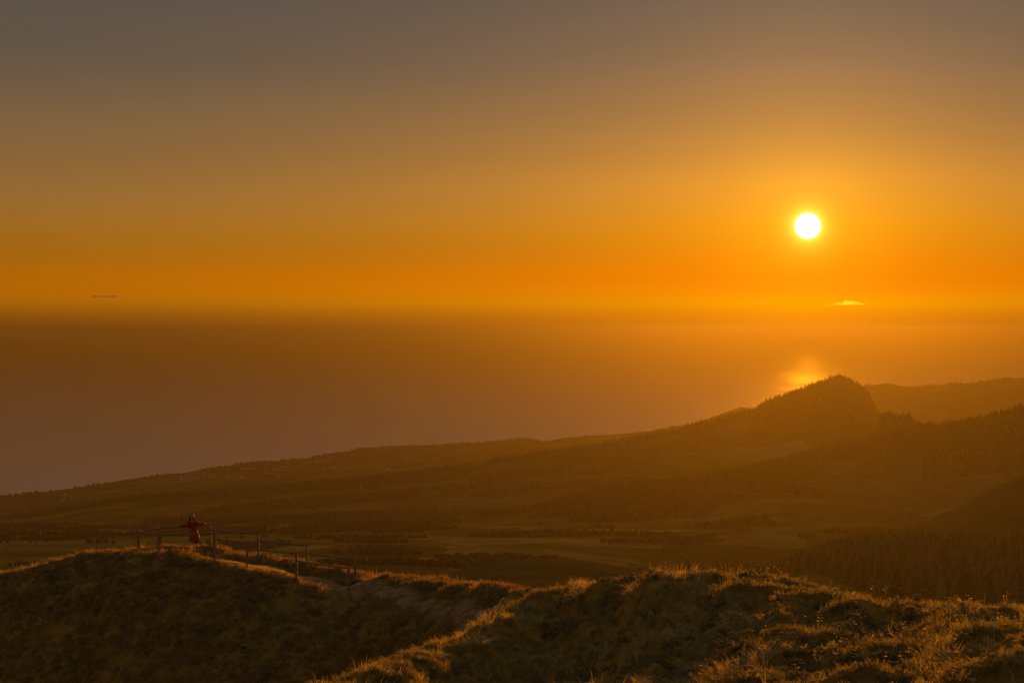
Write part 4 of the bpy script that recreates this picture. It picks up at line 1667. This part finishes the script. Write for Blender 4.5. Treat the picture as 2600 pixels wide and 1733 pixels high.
def trunk_mesh(height, rad):
    V, Fc = tube_np([(0, 0, -1.5), (0.02, 0, height * 0.3), (0, 0.03, height * 0.9)], [rad, rad * 0.75, rad * 0.15], 7)
    return pymesh('trunk', V, Fc)


conifer_m = plain_mat('conifer_needles', (0.04, 0.042, 0.013), 0.9, 0.45, 0.5, 0.0, spec=0.0, obj_random=0.6)
bark_m = plain_mat('conifer_bark', (0.09, 0.06, 0.04), 0.9, 0.3, 3)
near_needles = plain_mat('plantation_needles', (0.105, 0.105, 0.028), 0.9, 0.45, 0.5, 0.0, spec=0.0, obj_random=0.6)
crowns = [conifer_crown(60 + i, 13 + i % 3, 2.7 + 0.25 * (i % 4), 9, 10) for i in range(5)]
trunks = [trunk_mesh(13 + i % 3, 0.22) for i in range(5)]
for c_ in crowns:
    c_.materials.append(near_needles)
for t_ in trunks:
    t_.materials.append(bark_m)


def zone_trees(n, ufn, seed, spacing):
    """n candidates (u, r) from ufn thinned to the given spacing in metres"""
    r = np.random.default_rng(seed)
    u, d = ufn(r, n)
    x = (u - CX) / F * d
    cell = {}
    keep = []
    for k in range(len(u)):
        key = (int(x[k] // spacing), int(d[k] // spacing))
        if key in cell:
            continue
        cell[key] = 1
        keep.append(k)
    u, d, x = u[keep], d[keep], x[keep]
    z = far_h(u, d)
    return u, d, np.stack([x, d, z], -1)


# the plantation on the near right hill: 300 of its trees one by one, the rest as one mass
def plantation(r, n):
    u = r.uniform(1640, 2620, n)
    d = np.sqrt(r.uniform(1150 ** 2, 1960 ** 2, n))
    ok = d > np.interp(u, [1640, 1760, 1900, 2050, 2620], [1880, 1740, 1450, 1200, 1150])
    return u[ok], d[ok]


u_, d_, pl = zone_trees(9000, plantation, 41, 6.4)
rp = np.random.default_rng(42)
sc = rp.uniform(0.8, 1.4, len(pl))
crest_line = np.array([(q[0], q[1]) for q in CREST_RIGHT])
topy = HZ - ((pl[:, 2] + 13 * sc - EYE) / pl[:, 1]) * F
vis = (topy < np.interp(u_, crest_line[:, 0], crest_line[:, 1]) - 10) & (u_ < 2352)
order = np.argsort(np.where(vis, d_, 1e9))
# nearest ones in view, but spread: skip those whose top hides behind a nearer one's crown
pick = [k for k in order if vis[k]][:265]
pick_set = set(pick)
PL_LABELS = [(lambda u: u < 1900, 'conifer at the thinning lower end of the plantation behind the grassy crest'),
             (lambda u: u < 2080, 'conifer in the middle of the plantation front just above the hummocky crest'),
             (lambda u: u < 2220, 'conifer in the dense plantation front right of the middle, above the crest'),
             (lambda u: True, 'conifer in the dense plantation front beside the right picture edge')]


def conifer(pos, v, s, rz, label, group):
    r = empty('conifer_tree', tuple(pos), rz)
    r.scale = (s, s, s * 1.05)
    link('trunk', trunks[v], None, r)
    link('crown', crowns[v], None, r)
    tag(r, label, 'tree', group)


for k in pick:
    lab = next(l for f, l in PL_LABELS if f(u_[k]))
    conifer(pl[k], int(rp.integers(5)), float(sc[k]), float(rp.uniform(0, 6.28)), lab, 'conifers of the near plantation')
rest = [k for k in range(len(pl)) if k not in pick_set]


def tree_mass(name, pos, scl, mesh, label, cat='woodland'):
    n = len(pos)
    r = np.random.default_rng(len(pos))
    s3 = np.stack([scl * r.uniform(0.85, 1.2, n), scl * r.uniform(0.85, 1.2, n), scl], -1)
    scatter(name, pos, r.uniform(0, 6.28, n), s3, mesh, conifer_m, label, cat)


tree_mass('plantation_mass', pl[rest], sc[rest], crowns[0], 'dense conifer plantation covering the right hillside behind the grassy crest')

# the free-standing row of tall conifers right of the wooded hill
rr_ = random.Random(77)
for k in range(26):
    u = 2022 + (2112 - 2022) * k / 25 + rr_.uniform(-1.2, 1.2)
    d = 4080 + rr_.uniform(-30, 30)
    z = float(far_h([u], [d])[0])
    yt = np.interp(u, [2020, 2035, 2060, 2085, 2100, 2112], [948, 942, 944, 944, 958, 962]) + rr_.uniform(-2, 3)
    zt = EYE + (HZ - yt) / F * d
    conifer(((u - CX) / F * d, d, z), rr_.randrange(5), max(0.6, (zt - z) / 14.5), rr_.uniform(0, 6.28),
            'tall conifer in the row standing between the wooded hill and the right ridge', 'row of tall conifers on the saddle')

# far woods: each one mass
simple = [conifer_crown(90 + i, 14, 3.2, 6, 7) for i in range(2)]
for s_ in simple:
    s_.materials.append(conifer_m)


def broad_crown(seed, h, rad):
    r = random.Random(seed)
    bm = bmesh.new()
    for k in range(9):
        mtx = Matrix.Translation((r.uniform(-.5, .5) * rad, r.uniform(-.5, .5) * rad, h * r.uniform(0.35, 0.8))) @ Matrix.Scale(rad * r.uniform(0.38, 0.6), 4)
        bmesh.ops.create_icosphere(bm, subdivisions=1, radius=1.0, matrix=mtx)
    for v in bm.verts:
        v.co += Vector((r.uniform(-1, 1), r.uniform(-1, 1), r.uniform(-1, 1))) * rad * 0.14
    me = bpy.data.meshes.new('crown')
    bm.to_mesh(me)
    bm.free()
    me.materials.append(conifer_m)
    return me


broad = broad_crown(5, 8, 4.5)


def band(u0, u1, dfn, depth):
    def f(r, n):
        u = r.uniform(u0, u1, n)
        return u, dfn(u) + r.uniform(depth[0], depth[1], n)
    return f


rid = lambda u: np.interp(u, U, ridge_r)
cst = lambda u: np.interp(u, U, coast_r)
# wooded cone hill
u_, d_, p = zone_trees(9000, band(1722, 2022, rid, (-900, 120)), 51, 7)
tree_mass('hill_woodland', p, np.random.default_rng(1).choice([0.4, 0.5, 0.6, 0.75, 0.9], len(p)) * np.random.default_rng(15).uniform(0.8, 1.2, len(p)), simple[0], 'conifer wood clothing the steep cone hill below the sun')
# tree line along the long ridge
u_, d_, p = zone_trees(9000, band(-150, 1730, rid, (-260, 40)), 52, 9)
kp = fbm(p[:, 0] / 90, p[:, 1] / 200, 2, 5) > -0.75
p = p[kp]
tree_mass('ridge_woodland', p, np.random.default_rng(2).choice([0.5, 0.6, 0.75, 1.0, 1.35], len(p)) * np.interp(p[:, 0], [-1500, -200, 600], [0.8, 0.85, 1.2]), simple[1], 'dark conifer belt along the long middle ridge')
# taller trees that stand out along the sky line of hill and ridge
u_, d_, p = zone_trees(400, band(1738, 2012, rid, (-20, 10)), 61, 15)
tree_mass('hilltop_trees', p, np.random.default_rng(16).uniform(0.75, 1.4, len(p)), simple[1], 'ragged taller trees along the top of the steep cone hill')
u_, d_, p = zone_trees(900, band(700, 1735, rid, (-30, 12)), 62, 14)
kp = fbm(p[:, 0] / 120, p[:, 1] / 200, 2, 6) > -0.1
tree_mass('ridge_top_trees', p[kp], np.random.default_rng(17).uniform(0.8, 1.5, kp.sum()), simple[0], 'ragged taller conifers breaking the line of the long middle ridge')
# mid slope woods
u_, d_, p = zone_trees(30000, band(330, 1650, rid, (-2900, -250)), 53, 10)
kp = fbm(p[:, 0] / 260, p[:, 1] / 420, 3, 8) > -0.15
tree_mass('slope_woodland', p[kp], np.random.default_rng(3).uniform(0.6, 1.0, kp.sum()), simple[0], 'patchy dark woodland on the slope below the middle ridge')
# belt of the nearer right ridge with the gap
u_, d_, p = zone_trees(9000, band(1230, 2140, lambda u: 3900 + 0 * u, (-190, 60)), 54, 6.5)
kp = (np.abs(u_ - 1536) > 5) & ((u_ > 1420) | (fbm(p[:, 0] / 40, p[:, 1] / 60, 2, 4) > 0.0))
sz = np.interp(u_, [1230, 1420, 1470, 1600, 1640, 1800, 2000, 2140], [0.5, 0.9, 1.3, 1.2, 1.5, 1.3, 1.0, 0.9])
tree_mass('belt_woodland', p[kp], (np.random.default_rng(4).uniform(0.6, 1.1, len(p)) * sz)[kp], simple[1], 'dark tree belt with a narrow gap across the middle right slope')
u_, d_, p = zone_trees(9000, band(1680, 2600, lambda u: 3900 + 0 * u, (-420, 40)), 56, 8)
kp = (u_ > 2120) | (fbm(p[:, 0] / 120, p[:, 1] / 160, 2, 14) > 0.05)
tree_mass('right_ridge_woodland', p[kp], np.random.default_rng(5).choice([0.45, 0.6, 0.7, 0.9], kp.sum()), simple[0], 'even row of conifers along the right hand ridge line')
# bushes on the far right ridge and along the coast edge
u_, d_, p = zone_trees(1500, band(1985, 2600, cst, (-60, 10)), 57, 14)
kp = fbm(p[:, 0] / 60, p[:, 1] / 60, 2, 3) > -0.1
tree_mass('far_ridge_scrub', p[kp], np.random.default_rng(6).uniform(0.4, 1.0, kp.sum()), broad, 'scrub and bushes along the farthest ridge over the sea', 'scrub')
u_, d_, p = zone_trees(2500, band(-150, 1600, cst, (-160, -5)), 58, 18)
kp = fbm(p[:, 0] / 150, p[:, 1] / 90, 2, 9) > 0.05
tree_mass('coast_scrub', p[kp], np.random.default_rng(7).uniform(0.4, 1.1, kp.sum()), broad, 'low scrub and trees along the coast edge', 'scrub')
# coast plain: hedges and gardens
u_, d_, p = zone_trees(5000, lambda r, n: (lambda u: (u, rid(u) + 420 + r.uniform(0, 1, n) * (cst(u) - rid(u) - 500)))(r.uniform(-150, 1500, n)), 59, 22)
kp = np.abs(fbm(p[:, 0] / 240, p[:, 1] / 160, 2, 19)) < 0.16
tree_mass('plain_hedges', p[kp], np.random.default_rng(8).uniform(0.35, 0.9, kp.sum()), broad, 'hedges and garden trees dotted over the coastal plain', 'hedges')
# field hedges and copses on the pastures below, left
u_, d_, p = zone_trees(60000, lambda r, n: (r.uniform(-150, 2100, n), r.uniform(1250, 3900, n)), 60, 5)
v1 = np.abs(fbm(p[:, 0] / 300 + 0.3 * p[:, 1] / 300, p[:, 1] / 210, 2, 29))
cop = fbm(p[:, 0] / 150, p[:, 1] / 120, 3, 39)
kp = ((v1 < 0.016) | (cop > 0.62)) & ~((u_ > 1600) & (d_ < 2300)) & ~((u_ > 950) & (u_ < 1560) & (d_ < 1300))
kp &= (u_ < 900) | (cop > 0.62)
tree_mass('field_hedges', p[kp], np.random.default_rng(9).uniform(0.22, 0.5, kp.sum()) * np.where(cop[kp] > 0.62, 1.5, 1.0), broad, 'hedgerows and copses dividing the pastures in the valley', 'hedges')

# two farms lines and the village by the coast: every house a house
wall_m = plain_mat('whitewashed_wall', (0.5, 0.48, 0.44), 0.8, 0.08, 0.6)
roof_m = plain_mat('clay_roof_tiles', (0.30, 0.12, 0.07), 0.8, 0.25, 1.2)
house_src = []
for i in range(4):
    l, w, h = ((14, 9, 5.2), (18, 10, 6.2), (24, 12, 5.6), (11, 9, 6.8))[i]
    bm = bmesh.new()
    bmesh.ops.create_cube(bm, size=1.0)
    bmesh.ops.scale(bm, vec=(l, w, h + 4), verts=bm.verts)
    bmesh.ops.translate(bm, vec=(0, 0, h / 2 - 2), verts=bm.verts)
    wm = bpy.data.meshes.new('wall')
    bm.to_mesh(wm)
    bm.free()
    wm.materials.append(wall_m)
    e = 0.5
    rh = h + w * 0.24
    rm_ = pymesh('roof', [(-l / 2 - e, -w / 2 - e, h - 0.1), (l / 2 + e, -w / 2 - e, h - 0.1), (l / 2 + e, w / 2 + e, h - 0.1), (-l / 2 - e, w / 2 + e, h - 0.1), (-l / 2 - e, 0, rh), (l / 2 + e, 0, rh)],
                 [(0, 1, 5, 4), (2, 3, 4, 5), (0, 4, 3), (1, 2, 5), (3, 2, 1, 0)], False)
    rm_.materials.append(roof_m)
    house_src.append((wm, rm_))


def house(u, r, label, group, v, s=1.0):
    z = float(far_h([u], [r])[0])
    o = empty('house', ((u - CX) / F * r, r, z), random.uniform(-0.5, 0.5))
    o.scale = (s,) * 3
    link('wall', house_src[v][0], None, o)
    link('roof', house_src[v][1], None, o)
    tag(o, label, 'house', group)


rh_ = random.Random(21)
for n_, u0, u1, f0, f1, lab, grp in ((26, 412, 500, 0.72, 0.93, 'tiny white house in the dense village cluster on the left coast edge', 'houses of the left coast village'),
                                     (30, 620, 830, 0.45, 0.9, 'tiny white house in the long village on the middle coast plain', 'houses of the middle coast village'),
                                     (12, 500, 620, 0.55, 0.9, 'tiny white house between the two coast villages', 'houses between the villages'),
                                     (14, 880, 1120, 0.3, 0.85, 'tiny pale house in the hazy scatter on the coast plain right of the village', 'scattered coast houses'),
                                     (4, 140, 180, 0.6, 0.75, 'white farm building on the low coast far left', 'left coast farm')):
    for _ in range(n_):
        u = rh_.uniform(u0, u1)
        fr = rh_.uniform(f0, f1)
        r0, r1 = float(rid(u)) + 420, float(cst(u))
        house(u, r0 + fr * (r1 - r0), lab, grp, rh_.randrange(4), rh_.uniform(0.75, 1.15))

# lattice-free mast standing in the woods
mp_ = (829, 4700.0)
mz = float(far_h([mp_[0]], [mp_[1]])[0])
mast = empty('radio_mast', ((mp_[0] - CX) / F * mp_[1], mp_[1], mz))
steel = plain_mat('galvanised_steel', (0.55, 0.55, 0.55), 0.4, 0.1, 2, metal=0.6)
V, Fc = tube_np([(0, 0, -2), (0, 0, 20), (0, 0, 36)], [0.6, 0.5, 0.25], 8)
link('pole', pymesh('pole', V, Fc), steel, mast)
V, Fc = tube_np([(-1.2, 0, 30), (1.2, 0, 30)], [0.3, 0.3], 6)
link('antenna', pymesh('antenna', V, Fc), steel, mast)
tag(mast, 'thin pale mast rising from the dark woodland left of the middle', 'mast')


# ------------------------------------------------------------------ clouds low over the horizon, above and beyond the haze
def cloud_mat(name, dens, g, col):
    m, nt = new_mat(name)
    N, L = nt.nodes, nt.links
    out = N.new('ShaderNodeOutputMaterial')
    v = N.new('ShaderNodeVolumePrincipled')
    v.inputs['Color'].default_value = (*col, 1)
    v.inputs['Density'].default_value = dens
    v.inputs['Anisotropy'].default_value = g
    L.new(v.outputs[0], out.inputs['Volume'])
    return m


cl_bright = cloud_mat('sunlit_cloud', 0.00055, 0.7, (0.9, 0.9, 0.9))
cl_dark = cloud_mat('grey_cloud', 0.005, 0.3, (0.5, 0.48, 0.5))


def cloud(u, y, w, h, lab, mat, seed, d=90000.0, n=12):
    r = random.Random(seed)
    bm = bmesh.new()
    sx, sz_h = w / F * d, h / F * d
    for k in range(n):
        t = (k + 0.5) / n * 2 - 1
        hh = sz_h * (1 - 0.75 * abs(t + r.uniform(-.1, .1))) * r.uniform(0.5, 1.0)
        mtx = Matrix.Translation((t * sx / 2, r.uniform(-.2, .2) * sx, hh * 0.5)) @ Matrix.Diagonal((sx / n * r.uniform(1.1, 1.9), sx * 0.13, max(hh * 0.55, sz_h * 0.12), 1))
        bmesh.ops.create_icosphere(bm, subdivisions=3, radius=1.0, matrix=mtx)
    for v in bm.verts:
        v.co += Vector((r.uniform(-1, 1) * sx * 0.006, 0, r.uniform(-1, 1) * sz_h * 0.02))
    me = bpy.data.meshes.new('cloud')
    bm.to_mesh(me)
    bm.free()
    me.polygons.foreach_set('use_smooth', [True] * len(me.polygons))
    o = link('cloud', me, mat)
    o.location = tuple(P(u, y, d))
    tag(o, lab, 'cloud')


cloud(1950, 700, 62, 14, 'bright little cumulus low over the sea below the sun', cl_bright, 1, n=11)
cloud(1906, 703, 20, 5, 'thin bright scrap of cloud just left of the bright cumulus', cl_bright, 2, n=6)
cloud(1771, 678.5, 9, 2.5, 'tiny bright wisp of cloud below and left of the sun', cl_bright, 3, n=4)
cloud(1646, 678, 11, 2, 'tiny grey wisp of cloud far left of the bright cumulus', cl_dark, 4, n=4)
cloud(245, 682, 66, 7, 'long flat grey cloud over the left horizon', cl_dark, 5, n=10)
cloud(205, 682.5, 18, 3, 'small ragged cloud at the left tip of the long grey cloud', cl_dark, 6, n=5)
cloud(324, 682, 14, 3, 'small flat grey cloud right of the long one over the left horizon', cl_dark, 7, n=5)
cloud(119, 680, 14, 2.6, 'small flat grey cloud nearest the left picture edge', cl_dark, 8, n=5)

# ------------------------------------------------------------------ haze: one box of even air round everything up to just above the eye
hm, nt = new_mat('haze_air')
out = nt.nodes.new('ShaderNodeOutputMaterial')
hadd = nt.nodes.new('ShaderNodeAddShader')
for k, (dens, col, g) in enumerate((HAZE_FORWARD, HAZE_EVEN)):
    hv = nt.nodes.new('ShaderNodeVolumePrincipled')
    hv.inputs['Color'].default_value = (*col, 1)
    hv.inputs['Density'].default_value = dens
    hv.inputs['Anisotropy'].default_value = g
    nt.links.new(hv.outputs[0], hadd.inputs[k])
nt.links.new(hadd.outputs[0], out.inputs['Volume'])
hb = R_SEA + 500.0
z0, z1 = -42.0, EYE + 3.0
y0_ = -2000.0
haze = link('haze', pymesh('haze', [(-hb, y0_, z0), (hb, y0_, z0), (hb, hb, z0), (-hb, hb, z0), (-hb, y0_, z1), (hb, y0_, z1), (hb, hb, z1), (-hb, hb, z1)],
                           [(3, 2, 1, 0), (4, 5, 6, 7), (0, 1, 5, 4), (1, 2, 6, 5), (2, 3, 7, 6), (3, 0, 4, 7)], False), hm)
tag(haze, 'warm sea haze filling the air over land and water', 'haze', kind='stuff')
